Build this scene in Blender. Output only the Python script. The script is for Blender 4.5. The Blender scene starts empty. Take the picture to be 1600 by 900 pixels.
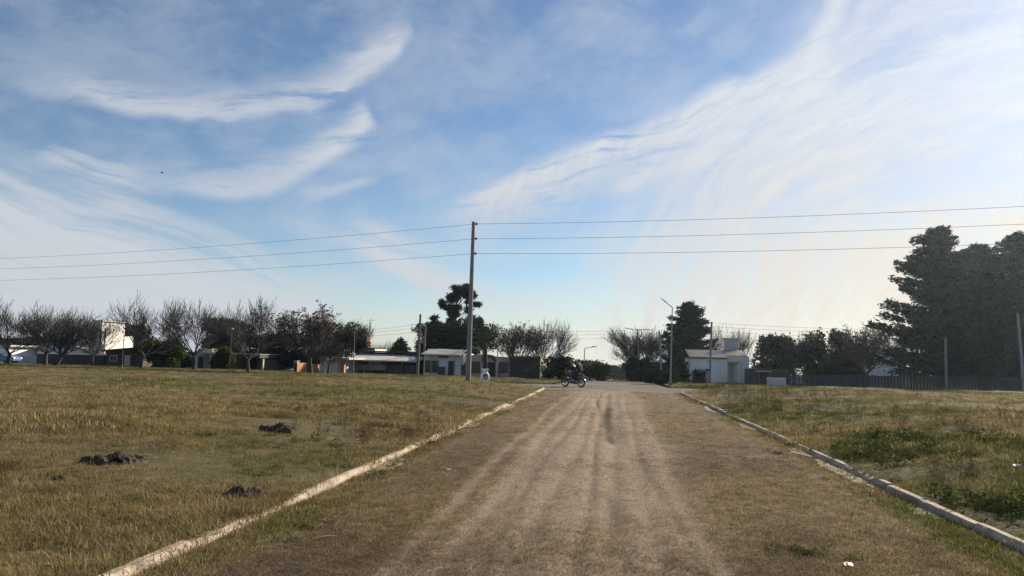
import bpy, bmesh, math, random
import numpy as np
from mathutils import Vector, Matrix

# ------------------------------------------------------------------ camera, sky, sun, exposure
R = math.radians
DENOISE = True
scene = bpy.context.scene
FPX, ROLL, CAMH = 1150.0, R(1.4), 1.75
_c, _s = math.cos(ROLL), math.sin(ROLL)
_x0 = 151 * _c + 113 * _s
_y0 = 151 * _s - 113 * _c
PITCH = math.atan(-_y0 / FPX)
YAW = math.atan(_x0 * math.cos(PITCH) / FPX)
cf = np.array([-math.sin(YAW) * math.cos(PITCH), math.cos(YAW) * math.cos(PITCH), math.sin(PITCH)])
_r0 = np.array([math.cos(YAW), math.sin(YAW), 0.0])
_u0 = np.cross(_r0, cf)
cr = _r0 * _c + _u0 * _s
cu = -_r0 * _s + _u0 * _c
cam_d = bpy.data.cameras.new("camera")
cam_d.sensor_width = 36.0
cam_d.lens = 36.0 * FPX / 1600.0
cam_d.clip_start = 0.05
cam_d.clip_end = 6000
cam = bpy.data.objects.new("camera", cam_d)
scene.collection.objects.link(cam)
cam.matrix_world = Matrix(((cr[0], cu[0], -cf[0], 0), (cr[1], cu[1], -cf[1], 0), (cr[2], cu[2], -cf[2], CAMH), (0, 0, 0, 1)))
scene.camera = cam

SUN_AZ, SUN_EL = R(37.0), R(24.0)          # azimuth to the right of the road's direction
sun_dir = Vector((math.sin(SUN_AZ) * math.cos(SUN_EL), math.cos(SUN_AZ) * math.cos(SUN_EL), math.sin(SUN_EL)))
sl = bpy.data.lights.new("sun", 'SUN')
sl.energy = 5.0
sl.angle = R(1.2)
sl.color = (1.0, 0.87, 0.70)
sun = bpy.data.objects.new("sun", sl)
scene.collection.objects.link(sun)
sun.rotation_euler = (-sun_dir).to_track_quat('-Z', 'Y').to_euler()
sun.location = (60, 90, 50)

scene.view_settings.view_transform = 'Standard'
scene.view_settings.look = 'None'
scene.view_settings.exposure = 1.0
scene.view_settings.gamma = 1.0
scene.view_settings.use_curve_mapping = False
scene.render.engine = 'CYCLES'
scene.cycles.use_denoising = DENOISE
scene.cycles.denoising_prefilter = 'NONE'
scene.cycles.max_bounces = 6
scene.cycles.transparent_max_bounces = 8
scene.cycles.volume_bounces = 0
scene.cycles.caustics_reflective = False
scene.cycles.caustics_refractive = False


def px_ray(px, py):
    return cf + cr * ((px - 800) / FPX) + cu * ((450 - py) / FPX)


def azel(px, py):
    d = px_ray(px, py)
    d = d / np.linalg.norm(d)
    return math.degrees(math.atan2(d[0], d[1])), math.degrees(math.asin(d[2]))


def build_world():
    world = bpy.data.worlds.new("World")
    scene.world = world
    world.use_nodes = True
    nt = world.node_tree
    nt.nodes.clear()
    N = nt.nodes.new
    L = nt.links.new

    class X:                                   # a float socket with arithmetic
        def __init__(self, s): self.s = s
        def __add__(self, o): return op('ADD', self, o)
        __radd__ = __add__
        def __sub__(self, o): return op('SUBTRACT', self, o)
        def __rsub__(self, o): return op('SUBTRACT', o, self)
        def __mul__(self, o): return op('MULTIPLY', self, o)
        __rmul__ = __mul__
        def __truediv__(self, o): return op('DIVIDE', self, o)

    def plug(inp, v):
        if isinstance(v, X): L(v.s, inp)
        else: inp.default_value = v

    def op(o, a, b=None, c=None, clamp=False):
        n = N('ShaderNodeMath'); n.operation = o; n.use_clamp = clamp
        plug(n.inputs[0], a)
        if b is not None: plug(n.inputs[1], b)
        if c is not None: plug(n.inputs[2], c)
        return X(n.outputs[0])

    def sstep(v, lo, hi, a=0.0, b=1.0):
        n = N('ShaderNodeMapRange'); n.interpolation_type = 'SMOOTHSTEP'
        plug(n.inputs[0], v)
        n.inputs[1].default_value = lo; n.inputs[2].default_value = hi
        n.inputs[3].default_value = a; n.inputs[4].default_value = b
        return X(n.outputs[0])

    def noise(u, v, scale=1.0, detail=5, rough=0.55, dist=0.0, w=0.0):
        cmb = N('ShaderNodeCombineXYZ')
        plug(cmb.inputs[0], u); plug(cmb.inputs[1], v); plug(cmb.inputs[2], w)
        n = N('ShaderNodeTexNoise'); n.noise_dimensions = '3D'
        L(cmb.outputs[0], n.inputs['Vector'])
        n.inputs['Scale'].default_value = scale; n.inputs['Detail'].default_value = detail
        n.inputs['Roughness'].default_value = rough; n.inputs['Distortion'].default_value = dist
        return X(n.outputs['Fac'])

    tc = N('ShaderNodeTexCoord')
    sep = N('ShaderNodeSeparateXYZ')
    L(tc.outputs['Generated'], sep.inputs[0])
    x, y, z = (X(sep.outputs[i]) for i in range(3))
    a = op('ARCTAN2', x, y) * (180 / math.pi)
    e = op('ARCSINE', z) * (180 / math.pi)
    # slow warp of the whole cirrus sheet
    wa = noise(a * 0.09, e * 0.12, 1.0, 2, 0.55, 0, 3.0) - 0.5
    wb = noise(a * 0.11, e * 0.10, 1.0, 2, 0.55, 0, 9.0) - 0.5
    fa = noise(a * 0.5, e * 0.6, 1.0, 4, 0.62, 0, 5.0) - 0.5
    aw = a + wa * 2.4 + fa * .65
    ew = e + wb * 2.4 - fa * .6

    def fibres(p0, p1, su, sv, seed, detail=4):
        a0, e0 = azel(*p0); a1, e1 = azel(*p1)
        Ln = math.hypot(a1 - a0, e1 - e0); ux, uy = (a1 - a0) / Ln, (e1 - e0) / Ln
        return noise((aw * ux + ew * uy) * su, (ew * ux - aw * uy) * sv, 1.0, detail, 0.62, 0, seed)

    F_arc = fibres((0, 160), (600, 110), .11, .85, 1.0)
    F_low = fibres((0, 270), (560, 470), .065, .75, 5.0)
    F_plu = fibres((640, 340), (1250, 205), .12, 1.1, 8.0, 5)

    def streak(p0, p1, sag, wu, wd, amp, F, grow=0.0, f0=.18, f1=.12, cut=.3):
        a0, e0 = azel(*p0); a1, e1 = azel(*p1)
        Ln = math.hypot(a1 - a0, e1 - e0); ux, uy = (a1 - a0) / Ln, (e1 - e0) / Ln
        s = (aw * (ux / Ln) + ew * (uy / Ln)) - (a0 * ux + e0 * uy) / Ln
        t = ew * ux - aw * uy - (e0 * ux - a0 * uy)
        if sag: t = t - s * (1.0 - s) * (4 * sag * 0.055)
        if grow: t = t / (s * grow + 1.0)
        ms = sstep(s, 0.0, f0) * sstep(s, 1 - f1, 1.0, 1.0, 0.0)
        up = sstep(t, 0.0, wu * 0.055, 1.0, 0.0)
        dn = sstep(t, -wd * 0.055, 0.0, 0.0, 1.0)
        return ms * up * dn * sstep(F, cut + .04, cut + .30) * amp

    parts = [
        # two long arcs high on the left
        streak((-60, 84), (645, 52), -76, 46, 18, .72, F_arc, 0, .3, .06, .24),
        streak((500, 112), (645, 58), 0, 18, 12, .40, F_arc, 0, .5, .06, .25),
        streak((150, 258), (580, 172), -66, 52, 20, .66, F_arc, 0, .4, .05, .22),
        streak((440, 266), (580, 176), -10, 26, 22, .6, F_arc, .4, .6, .08, .22),
        streak((60, 205), (260, 355), 0, 62, 50, .75, F_low, 0, .2, .4, .34),
        streak((460, 308), (605, 280), 0, 14, 14, .42, F_arc, 0, .3, .3, .2),
        # broad diagonal sheets low on the left
        streak((-220, 240), (560, 500), 0, 90, 120, .85, F_low, 0, .05, .15, .30),
        streak((-220, 330), (600, 560), 0, 90, 170, .88, F_low, 0, .05, .15, .20),
        streak((-150, 440), (560, 560), 0, 110, 150, .60, F_low, 0, .05, .2, .10),
        streak((520, 335), (780, 500), 0, 48, 44, .85, F_low, 0, .3, .3, .26),
        streak((400, 330), (720, 400), 0, 22, 22, .28, F_low, 0, .3, .3, .3),
        streak((690, 430), (960, 560), 0, 34, 40, .28, F_low, 0, .3, .35, .35),
        # great feathered plume right of centre
        streak((630, 356), (1350, 66), 16, 18, 70, .92, F_plu, 1.0, .25, .10, .24),
        streak((1235, 205), (1335, -50), 8, 22, 22, .66, F_plu, .3, .25, .1, .15),
        streak((1290, 150), (1400, -60), 8, 12, 16, .35, F_plu, .3, .25, .1, .2),
        streak((950, 310), (1140, 232), 10, 14, 18, .6, F_plu, 0, .2, .2, .2),
        streak((1000, 300), (1560, 110), 14, 30, 50, .5, F_plu, .4, .2, .2, .3),
    ]
    # the sheet on the right whose fibres bend down to the horizon
    cA, cE = azel(1560, 640)
    rx = a - cA; ry = (e - cE) * 0.98
    rad = op('SQRT', rx * rx + ry * ry)
    ang = op('ARCTAN2', ry, rx)
    rw = rad + wa * 5.0 + fa * 1.2
    fib = noise(rw * 0.55, ang * 1.6, 1.0, 5, 0.62, 0, 21.0)
    fib2 = noise(rw * 0.16, ang * 1.1, 1.0, 2, 0.5, 0, 24.0)
    edge = sstep(rw, 24.0, 31.0, 1.0, 0.0)
    parts.append(edge * sstep(fib * .7 + fib2 * .3, .36, .62, .46, 1.0) * .86)
    outer = sstep(rw, 28, 36, 1.0, 0.0) * sstep(e, 3, 12, 1, 0)
    parts.append(outer * sstep(fib, .5, .75) * .3)
    parts.append(sstep(a, -2, 16) * sstep(e, 5, 17, 1.0, 0.0) * sstep(fib, .34, .62, .45, 1.0) * .62)
    # thin veil everywhere
    veil = noise(aw * 0.10 + ew * .05, ew * 0.22 - aw * .06, 1.0, 4, 0.6, 0, 31.0)
    veil2 = noise(aw * 0.22 - ew * .2, ew * 0.40 + aw * .12, 1.0, 5, 0.62, 0, 37.0)
    parts.append(sstep(veil, .34, .66) * .26)
    parts.append(sstep(veil2, .40, .76) * .14)
    low = sstep(e, 0.0, 7.0, 1.0, 0.0)
    parts.append(low * .36)
    clear = None
    for p in parts:                                 # overlapping sheets: transmittances multiply
        tr = 1.0 - p
        clear = tr if clear is None else clear * tr
    D = op('SUBTRACT', 1.0, clear, clamp=True)

    fine = noise(rw * 1.5, ang * 4.5, 1.0, 5, 0.65, 0, 44.0)
    keep = (1.0 - sstep(fine, .32, .66, .80, 1.04)) * sstep(a, -20, -7)
    D = op('MULTIPLY', D, 1.0 - keep, clamp=True)
    sky = N('ShaderNodeTexSky'); sky.sky_type = 'NISHITA'; sky.sun_disc = False
    sky.sun_elevation = SUN_EL; sky.sun_rotation = SUN_AZ
    sky.altitude = 60; sky.air_density = 1.0; sky.dust_density = 0.15; sky.ozone_density = 3.2
    bg1 = N('ShaderNodeBackground'); L(sky.outputs[0], bg1.inputs[0]); bg1.inputs[1].default_value = SKY_STRENGTH
    # sunlit ice cloud scatters strongly forward: brighter and warmer towards the sun
    dot = x * sun_dir.x + y * sun_dir.y + z * sun_dir.z
    ph = op('MAXIMUM', dot, 0.0)
    g1 = op('POWER', ph, 4.0); g2 = op('POWER', ph, 40.0)
    lum = g1 * .09 + g2 * .05 + .335
    warm = op('MULTIPLY', g1 * 1.25, sstep(e, 3, 20, 1.0, 0.1), clamp=True)
    mixc = N('ShaderNodeMix'); mixc.data_type = 'RGBA'
    plug(mixc.inputs[0], warm)
    mixc.inputs[6].default_value = (.93, .98, 1.06, 1); mixc.inputs[7].default_value = (1.12, .955, .75, 1)
    bg2 = N('ShaderNodeBackground'); L(mixc.outputs[2], bg2.inputs[0]); plug(bg2.inputs[1], lum)
    mix = N('ShaderNodeMixShader'); plug(mix.inputs[0], D)
    L(bg1.outputs[0], mix.inputs[1]); L(bg2.outputs[0], mix.inputs[2])
    out = N('ShaderNodeOutputWorld'); L(mix.outputs[0], out.inputs[0])
    world.cycles.sampling_method = 'MANUAL'
    world.cycles.sample_map_resolution = 512


SKY_STRENGTH = 0.055
build_world()
random.seed(4)
rng = np.random.default_rng(11)

# ------------------------------------------------------------------ helpers
COL = scene.collection


def tag(o, label=None, cat=None, group=None, kind=None):
    if label: o['label'] = label
    if cat: o['category'] = cat
    if group: o['group'] = group
    if kind: o['kind'] = kind
    return o


def empty(name, loc, label, cat, group=None, rz=0.0):
    o = bpy.data.objects.new(name, None)
    o.empty_display_size = 0.3
    COL.objects.link(o)
    o.location = loc
    o.rotation_euler = (0, 0, rz)
    return tag(o, label, cat, group)


def np_mesh(name, V, F, mat, smooth=False):
    """V (n,3) array, F list of arrays (m,k)"""
    me = bpy.data.meshes.new(name)
    V = np.asarray(V, dtype=np.float32)
    me.vertices.add(len(V))
    me.vertices.foreach_set('co', V.ravel())
    Fs = [np.asarray(f, dtype=np.int32) for f in F if len(f)]
    loops = np.concatenate([f.ravel() for f in Fs])
    tot = np.concatenate([np.full(len(f), f.shape[1], dtype=np.int32) for f in Fs])
    start = np.concatenate([[0], np.cumsum(tot)[:-1]]).astype(np.int32)
    me.loops.add(len(loops)); me.loops.foreach_set('vertex_index', loops)
    me.polygons.add(len(tot)); me.polygons.foreach_set('loop_start', start); me.polygons.foreach_set('loop_total', tot)
    if smooth: me.polygons.foreach_set('use_smooth', np.ones(len(tot), dtype=bool))
    me.update(calc_edges=True)
    me.validate()
    if mat: me.materials.append(mat)
    return me


def link(name, me, parent=None, loc=None):
    o = bpy.data.objects.new(name, me)
    COL.objects.link(o)
    if parent is not None: o.parent = parent
    if loc is not None: o.location = loc
    return o


class MB:
    def __init__(self): self.v = []; self.f = []

    def add(self, vs, fs):
        b = len(self.v)
        self.v += [tuple(p) for p in vs]
        self.f += [tuple(i + b for i in f) for f in fs]
        return self

    def box(self, x0, x1, y0, y1, z0, z1):
        vs = [(x, y, z) for z in (z0, z1) for y in (y0, y1) for x in (x0, x1)]
        return self.add(vs, [(0, 2, 3, 1), (4, 5, 7, 6), (0, 1, 5, 4), (2, 6, 7, 3), (0, 4, 6, 2), (1, 3, 7, 5)])

    def prism(self, pts, a0, a1, axis='y'):
        """outline of 2-D points swept along an axis: 'y' -> pts are (x,z); 'x' -> (y,z); 'z' -> (x,y)"""
        def m(p, a): return {'y': (p[0], a, p[1]), 'x': (a, p[0], p[1]), 'z': (p[0], p[1], a)}[axis]
        n = len(pts)
        vs = [m(p, a0) for p in pts] + [m(p, a1) for p in pts]
        fs = [tuple(range(n)), tuple(range(2 * n - 1, n - 1, -1))]
        fs += [(i, i + n, (i + 1) % n + n, (i + 1) % n) for i in range(n)]
        return self.add(vs, fs)

    def tube(self, pts, rad, n=8, cap=True, squash=1.0):
        pts = [Vector(p) for p in pts]
        if not hasattr(rad, '__len__'): rad = [rad] * len(pts)
        vs = []
        ref = None
        for i, p in enumerate(pts):
            d = (pts[min(i + 1, len(pts) - 1)] - pts[max(i - 1, 0)]).normalized()
            if ref is None: ref = Vector((0, 0, 1)) if abs(d.z) < .9 else Vector((1, 0, 0))
            u = d.cross(ref).normalized(); w = u.cross(d).normalized()
            ref = w
            for k in range(n):
                t = 2 * math.pi * k / n
                vs.append(p + u * (math.cos(t) * rad[i]) + w * (math.sin(t) * rad[i] * squash))
        fs = []
        for i in range(len(pts) - 1):
            for k in range(n):
                fs.append((i * n + k, i * n + (k + 1) % n, (i + 1) * n + (k + 1) % n, (i + 1) * n + k))
        if cap:
            fs.append(tuple(range(n - 1, -1, -1)))
            fs.append(tuple((len(pts) - 1) * n + k for k in range(n)))
        return self.add(vs, fs)

    def ball(self, c, r, nu=14, nv=9, jit=0.0):
        rx, ry, rz = r if hasattr(r, '__len__') else (r, r, r)
        vs = [(c[0], c[1], c[2] - rz)]
        for j in range(1, nv):
            ph = -math.pi / 2 + math.pi * j / nv
            for i in range(nu):
                t = 2 * math.pi * i / nu
                q = 1 + random.uniform(-jit, jit)
                vs.append((c[0] + rx * q * math.cos(ph) * math.cos(t), c[1] + ry * q * math.cos(ph) * math.sin(t), c[2] + rz * q * math.sin(ph)))
        vs.append((c[0], c[1], c[2] + rz))
        fs = [(0, 1 + (i + 1) % nu, 1 + i) for i in range(nu)]
        for j in range(nv - 2):
            for i in range(nu):
                b = 1 + j * nu
                fs.append((b + i, b + (i + 1) % nu, b + nu + (i + 1) % nu, b + nu + i))
        t = len(vs) - 1; b = 1 + (nv - 2) * nu
        fs += [(b + i, b + (i + 1) % nu, t) for i in range(nu)]
        return self.add(vs, fs)

    def torus(self, c, R_, r, axis='y', nu=28, nv=10, flat=1.0):
        vs = []
        for i in range(nu):
            t = 2 * math.pi * i / nu
            for j in range(nv):
                p = 2 * math.pi * j / nv
                q = R_ + r * math.cos(p); h = r * math.sin(p) * flat
                a, b = q * math.cos(t), q * math.sin(t)
                vs.append({'y': (c[0] + a, c[1] + h, c[2] + b), 'x': (c[0] + h, c[1] + a, c[2] + b), 'z': (c[0] + a, c[1] + b, c[2] + h)}[axis])
        fs = [(i * nv + j, ((i + 1) % nu) * nv + j, ((i + 1) % nu) * nv + (j + 1) % nv, i * nv + (j + 1) % nv) for i in range(nu) for j in range(nv)]
        return self.add(vs, fs)

    def build(self, name, mat, parent=None, off=None, smooth=False, bevel=0.0):
        me = bpy.data.meshes.new(name)
        vs = self.v if off is None else [(a - off[0], b - off[1], c - off[2]) for a, b, c in self.v]
        me.from_pydata(vs, [], self.f)
        me.update()
        bm = bmesh.new(); bm.from_mesh(me)
        bmesh.ops.recalc_face_normals(bm, faces=bm.faces)
        if bevel:
            bmesh.ops.bevel(bm, geom=[e for e in bm.edges if e.is_manifold and e.calc_face_angle() > 0.6], offset=bevel, segments=1, affect='EDGES')
        bm.to_mesh(me); bm.free()
        if smooth:
            me.polygons.foreach_set('use_smooth', np.ones(len(me.polygons), dtype=bool))
        if mat: me.materials.append(mat)
        return link(name, me, parent)


# ------------------------------------------------------------------ materials
def new_mat(name):
    m = bpy.data.materials.new(name); m.use_nodes = True
    nt = m.node_tree; nt.nodes.clear()
    out = nt.nodes.new('ShaderNodeOutputMaterial')
    return m, nt, out


def ramp(nt, fac, stops):
    r = nt.nodes.new('ShaderNodeValToRGB')
    el = r.color_ramp.elements
    el[0].position, el[0].color = stops[0][0], (*stops[0][1], 1)
    el[1].position, el[1].color = stops[-1][0], (*stops[-1][1], 1)
    for p, c in stops[1:-1]:
        q = el.new(p); q.color = (*c, 1)
    nt.links.new(fac, r.inputs[0])
    return r.outputs[0]


def tex(nt, scale, detail=4, rough=.6, coord='Object', vec=None, mul=None):
    n = nt.nodes.new('ShaderNodeTexNoise')
    n.inputs['Scale'].default_value = scale; n.inputs['Detail'].default_value = detail; n.inputs['Roughness'].default_value = rough
    if vec is None:
        if coord == 'Position':
            vec = nt.nodes.new('ShaderNodeNewGeometry').outputs['Position']
        else:
            vec = nt.nodes.new('ShaderNodeTexCoord').outputs[coord]
    if mul is not None:
        m = nt.nodes.new('ShaderNodeVectorMath'); m.operation = 'MULTIPLY'; m.inputs[1].default_value = mul
        nt.links.new(vec, m.inputs[0]); vec = m.outputs[0]
    nt.links.new(vec, n.inputs['Vector'])
    return n.outputs['Fac']


def mixc(nt, fac, a, b, mode='MIX'):
    n = nt.nodes.new('ShaderNodeMix'); n.data_type = 'RGBA'; n.blend_type = mode
    for i, v in ((0, fac), (6, a), (7, b)):
        if isinstance(v, (int, float)): n.inputs[i].default_value = v
        elif isinstance(v, tuple): n.inputs[i].default_value = (*v, 1)
        else: nt.links.new(v, n.inputs[i])
    return n.outputs[2]


def surf(name, col, rough=.8, var=.25, scale=1.2, bump=.0, bscale=20., metal=0., col2=None, spec=.3, stretch=None):
    """weathered plain material: noise between two shades, plus dirt in larger patches"""
    m, nt, out = new_mat(name)
    b = nt.nodes.new('ShaderNodeBsdfPrincipled')
    lo = tuple(c * (1 - var) for c in col) if col2 is None else col2
    hi = tuple(min(1, c * (1 + var * .6)) for c in col)
    f = tex(nt, scale, 6, .65, mul=stretch)
    c = ramp(nt, f, [(.3, lo), (.68, hi)])
    nt.links.new(c, b.inputs['Base Color'])
    b.inputs['Roughness'].default_value = rough; b.inputs['Metallic'].default_value = metal
    b.inputs['Specular IOR Level'].default_value = spec
    if bump:
        bn = nt.nodes.new('ShaderNodeBump'); bn.inputs['Strength'].default_value = bump; bn.inputs['Distance'].default_value = .02
        nt.links.new(tex(nt, bscale, 5), bn.inputs['Height']); nt.links.new(bn.outputs[0], b.inputs['Normal'])
    nt.links.new(b.outputs[0], out.inputs[0])
    return m


def leaf_mat(name, stops, transl=.35, patch=None, rnd='island', rough=.6):
    """stops: colour ramp over a random number per leaf or per tuft; patch: (scale, colour, lo, hi) world-space patches"""
    m, nt, out = new_mat(name)
    if rnd == 'island':
        f = nt.nodes.new('ShaderNodeNewGeometry').outputs['Random Per Island']
    else:
        f = nt.nodes.new('ShaderNodeObjectInfo').outputs['Random']
    c = ramp(nt, f, stops)
    if patch:
        for sc, pc, lo, hi in patch:
            g = ramp(nt, tex(nt, sc, 3, .6, 'Position'), [(lo, (0, 0, 0)), (hi, (1, 1, 1))])
            c = mixc(nt, g, c, pc)
    d = nt.nodes.new('ShaderNodeBsdfDiffuse'); nt.links.new(c, d.inputs[0])
    t = nt.nodes.new('ShaderNodeBsdfTranslucent'); nt.links.new(c, t.inputs[0])
    mx = nt.nodes.new('ShaderNodeMixShader'); mx.inputs[0].default_value = transl
    nt.links.new(d.outputs[0], mx.inputs[1]); nt.links.new(t.outputs[0], mx.inputs[2])
    nt.links.new(mx.outputs[0], out.inputs[0])
    return m


M = {}
M['concrete'] = surf('concrete', (.42, .37, .30), .9, .3, 3, .5, 30)
M['kerb'] = surf('kerb_concrete', (.37, .30, .228), .95, .5, 3, .7, 26)
M['gutter'] = surf('gutter_concrete', (.40, .35, .28), .92, .45, 3, .5, 30)
M['pole'] = surf('pole_concrete', (.205, .205, .21), .85, .22, 2.5, .3, 30)
M['galv'] = surf('galvanised_steel', (.26, .27, .28), .5, .15, 5, 0, 1, .6)
M['wood_pole'] = surf('weathered_wood', (.17, .145, .125), .9, .35, 4, .3, 30, stretch=(6, 6, .6))
M['wire'] = surf('wire', (.06, .06, .065), .6, .1)
M['insulator'] = surf('insulator', (.16, .10, .08), .35, .1)
M['white_paint'] = surf('white_paint', (.78, .78, .76), .6, .16, 6)
M['rubber'] = surf('rubber', (.02, .02, .02), .8, .2)
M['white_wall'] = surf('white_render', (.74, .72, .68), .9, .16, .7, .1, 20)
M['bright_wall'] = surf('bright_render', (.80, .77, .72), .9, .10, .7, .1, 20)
M['grey_wall'] = surf('grey_render', (.50, .50, .50), .9, .14, .8, .1, 20)
M['blue_wall'] = surf('blue_grey_render', (.46, .50, .57), .9, .14, .8, .1, 20)
M['pink_wall'] = surf('pinkish_render', (.50, .41, .39), .9, .22, .8, .1, 20)
M['cream_wall'] = surf('cream_render', (.66, .53, .38), .9, .18, .8, .1, 20)
M['brown_wall'] = surf('brown_render', (.10, .078, .066), .9, .3, 1, .1, 20)
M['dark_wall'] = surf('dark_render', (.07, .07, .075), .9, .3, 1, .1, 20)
M['door_white'] = surf('white_door_paint', (.70, .75, .80), .5, .08, 1)
M['door_dark'] = surf('dark_door_paint', (.03, .032, .035), .5, .2, 2)
M['metal_dark'] = surf('dark_metal', (.035, .035, .04), .5, .2, 3)
M['roof_metal'] = surf('corrugated_metal', (.50, .45, .38), .38, .2, 1.5, 0, 1, .55)
M['slab'] = surf('roof_slab', (.46, .44, .40), .9, .25, 1)
M['tar'] = surf('tarred_roof', (.055, .055, .06), .8, .3, 1)
M['bark'] = surf('bark', (.062, .052, .046), .95, .35, 6, .5, 18, stretch=(3, 3, 1))
M['twig'] = surf('twig_bark', (.074, .066, .062), .95, .3, 2)
M['soil'] = surf('dark_soil', (.070, .051, .036), 1, .4, 8, .9, 25)
M['red'] = surf('red_paint', (.32, .05, .04), .5, .2, 3)
M['straw'] = surf('dry_straw', (.50, .40, .24), .9, .2, 8)


def brick_mat():
    m, nt, out = new_mat('brickwork')
    tc = nt.nodes.new('ShaderNodeTexCoord')
    mp = nt.nodes.new('ShaderNodeMapping'); mp.inputs['Rotation'].default_value = (R(90), 0, R(0))
    nt.links.new(tc.outputs['Object'], mp.inputs[0])
    br = nt.nodes.new('ShaderNodeTexBrick')
    br.inputs['Color1'].default_value = (.40, .15, .08, 1); br.inputs['Color2'].default_value = (.50, .22, .12, 1)
    br.inputs['Mortar'].default_value = (.34, .29, .25, 1)
    br.inputs['Scale'].default_value = 4.0; br.inputs['Mortar Size'].default_value = .018
    nt.links.new(mp.outputs[0], br.inputs[0])
    g = ramp(nt, tex(nt, 1.5, 5), [(.3, (.6, .6, .6)), (.7, (1.1, 1.1, 1.1))])
    c = mixc(nt, 1.0, br.outputs[0], g, 'MULTIPLY')
    b = nt.nodes.new('ShaderNodeBsdfPrincipled'); b.inputs['Roughness'].default_value = .9
    nt.links.new(c, b.inputs['Base Color']); nt.links.new(b.outputs[0], out.inputs[0])
    return m


def glass_mat():
    m, nt, out = new_mat('window_glass')
    b = nt.nodes.new('ShaderNodeBsdfPrincipled')
    b.inputs['Base Color'].default_value = (.025, .03, .035, 1); b.inputs['Roughness'].default_value = .08
    nt.links.new(b.outputs[0], out.inputs[0])
    return m


M['brick'] = brick_mat()
M['glass'] = glass_mat()


# ------------------------------------------------------------------ terrain heights
KL, KR = -3.52, 3.86                 # kerb faces, left and right of the dirt road
Y_CORNER, RC = 41.0, 5.2             # corner kerbs start here, radius
Y_CROSS0, Y_CROSS1 = Y_CORNER + RC, 55.0


def sm(v, a, b):
    t = np.clip((np.asarray(v, dtype=float) - a) / (b - a), 0, 1)
    return t * t * (3 - 2 * t)


def grade(y):
    y = np.asarray(y, dtype=float)
    return np.where(y < 44, 0.0, np.where(y < 80, -.012 * (y - 44), np.where(y < 320, -.432 - .028 * (y - 80), -7.15)))


_W = [(rng.normal(0, 1, 2), rng.uniform(0, 6.28)) for _ in range(24)]


def lumps(x, y, f0=.25, n=24):
    s = 0
    for i, (k, p) in enumerate(_W[:n]):
        fr = f0 * 1.28 ** i
        s = s + np.sin((k[0] * x + k[1] * y) * fr + p) / (1 + .55 * i)
    return s


def field_z(side, x, y):
    x = np.asarray(x, dtype=float); y = np.asarray(y, dtype=float)
    s = (KL - .075 - x) if side < 0 else (x - KR - .075)
    s = np.maximum(s, 0)
    if side < 0:
        rise = .10 + .22 * sm(s, .3, 7) - .06 * sm(s, 15, 40)
    else:
        rise = .10 + .36 * sm(s, .3, 7) + .14 * sm(s, 9, 26)
    d = np.minimum(s, np.maximum(field_end(s) - y, 0))          # distance to the kerb
    return grade(y) + .03 + rise * sm(d, -.6, 2.6) + (.065 + .03 * np.sin(y * 1.3) * np.sin(y * .37 + 1) + .02 * np.sin(y * 3.1)) * sm(d, -.14, .16) + lumps(x, y) * .026 * sm(d, 0, 1.2)


def field_end(s):
    s = np.asarray(s, dtype=float)
    q = np.clip(RC - .08 - s, 0, RC)
    return Y_CORNER + np.sqrt(np.maximum((RC - .08) ** 2 - q ** 2, 0))


def road_z(x, y):
    x = np.asarray(x, dtype=float); y = np.asarray(y, dtype=float)
    z = grade(y) + .02 + .035 * np.cos((x - .1) / 4.0 * 1.5)
    m = sm(y, 36, 41)
    ruts = 0
    for c0, c1, w, d in TRACKS:
        ruts = ruts - d * np.exp(-((x - track_x(c0, c1, y)) / w) ** 2)
    return z + (ruts + lumps(x * 1.6, y * 1.1, .5) * .0075) * (1 - m)


TRACKS = [(-1.35, -1.2, .20, .034), (-1.0, -.95, .09, .022), (-.68, -.55, .13, .026), (-.30, -.36, .08, .028), (.40, .28, .17, .036), (.72, .62, .08, .02), (1.0, 1.15, .14, .014), (.04, .02, .14, .045), (-1.9, -1.75, .10, .012)]


def track_x(c0, c1, y):
    return c0 + (c1 - c0) * np.clip(y / 40, 0, 1) + .10 * np.sin(y * .16 + c0 * 3) + .05 * np.sin(y * .43 + c0 * 7)


def ground_z(x, y):
    """height of whatever surface lies at a point (beyond the cross street: the plain grade)"""
    x = float(x); y = float(y)
    if y <= Y_CROSS0 + .5:
        if x < KL - .15 and y < field_end(KL - .15 - x): return float(field_z(-1, x, y))
        if x > KR + .15 and y < field_end(x - KR - .15): return float(field_z(1, x, y))
        if y < Y_CORNER: return float(road_z(x, y))
    return float(grade(y))


def on_plane(px, py, Y):
    d = px_ray(px, py); t = Y / d[1]
    return d[0] * t, d[2] * t + CAMH


def on_ground(px, py, zf):
    z = 0.
    d = px_ray(px, py)
    for _ in range(12):
        t = (z - CAMH) / d[2]; z = zf(d[0] * t, d[1] * t)
    return d[0] * t, d[1] * t, z


def grid_mesh(name, X, Y, Z, mat, smooth=True):
    ny, nx = X.shape
    V = np.stack([X, Y, Z], -1).reshape(-1, 3)
    i = np.arange(ny * nx).reshape(ny, nx)
    F = np.stack([i[:-1, :-1], i[:-1, 1:], i[1:, 1:], i[1:, :-1]], -1).reshape(-1, 4)
    return np_mesh(name, V, [F], mat, smooth)


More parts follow.
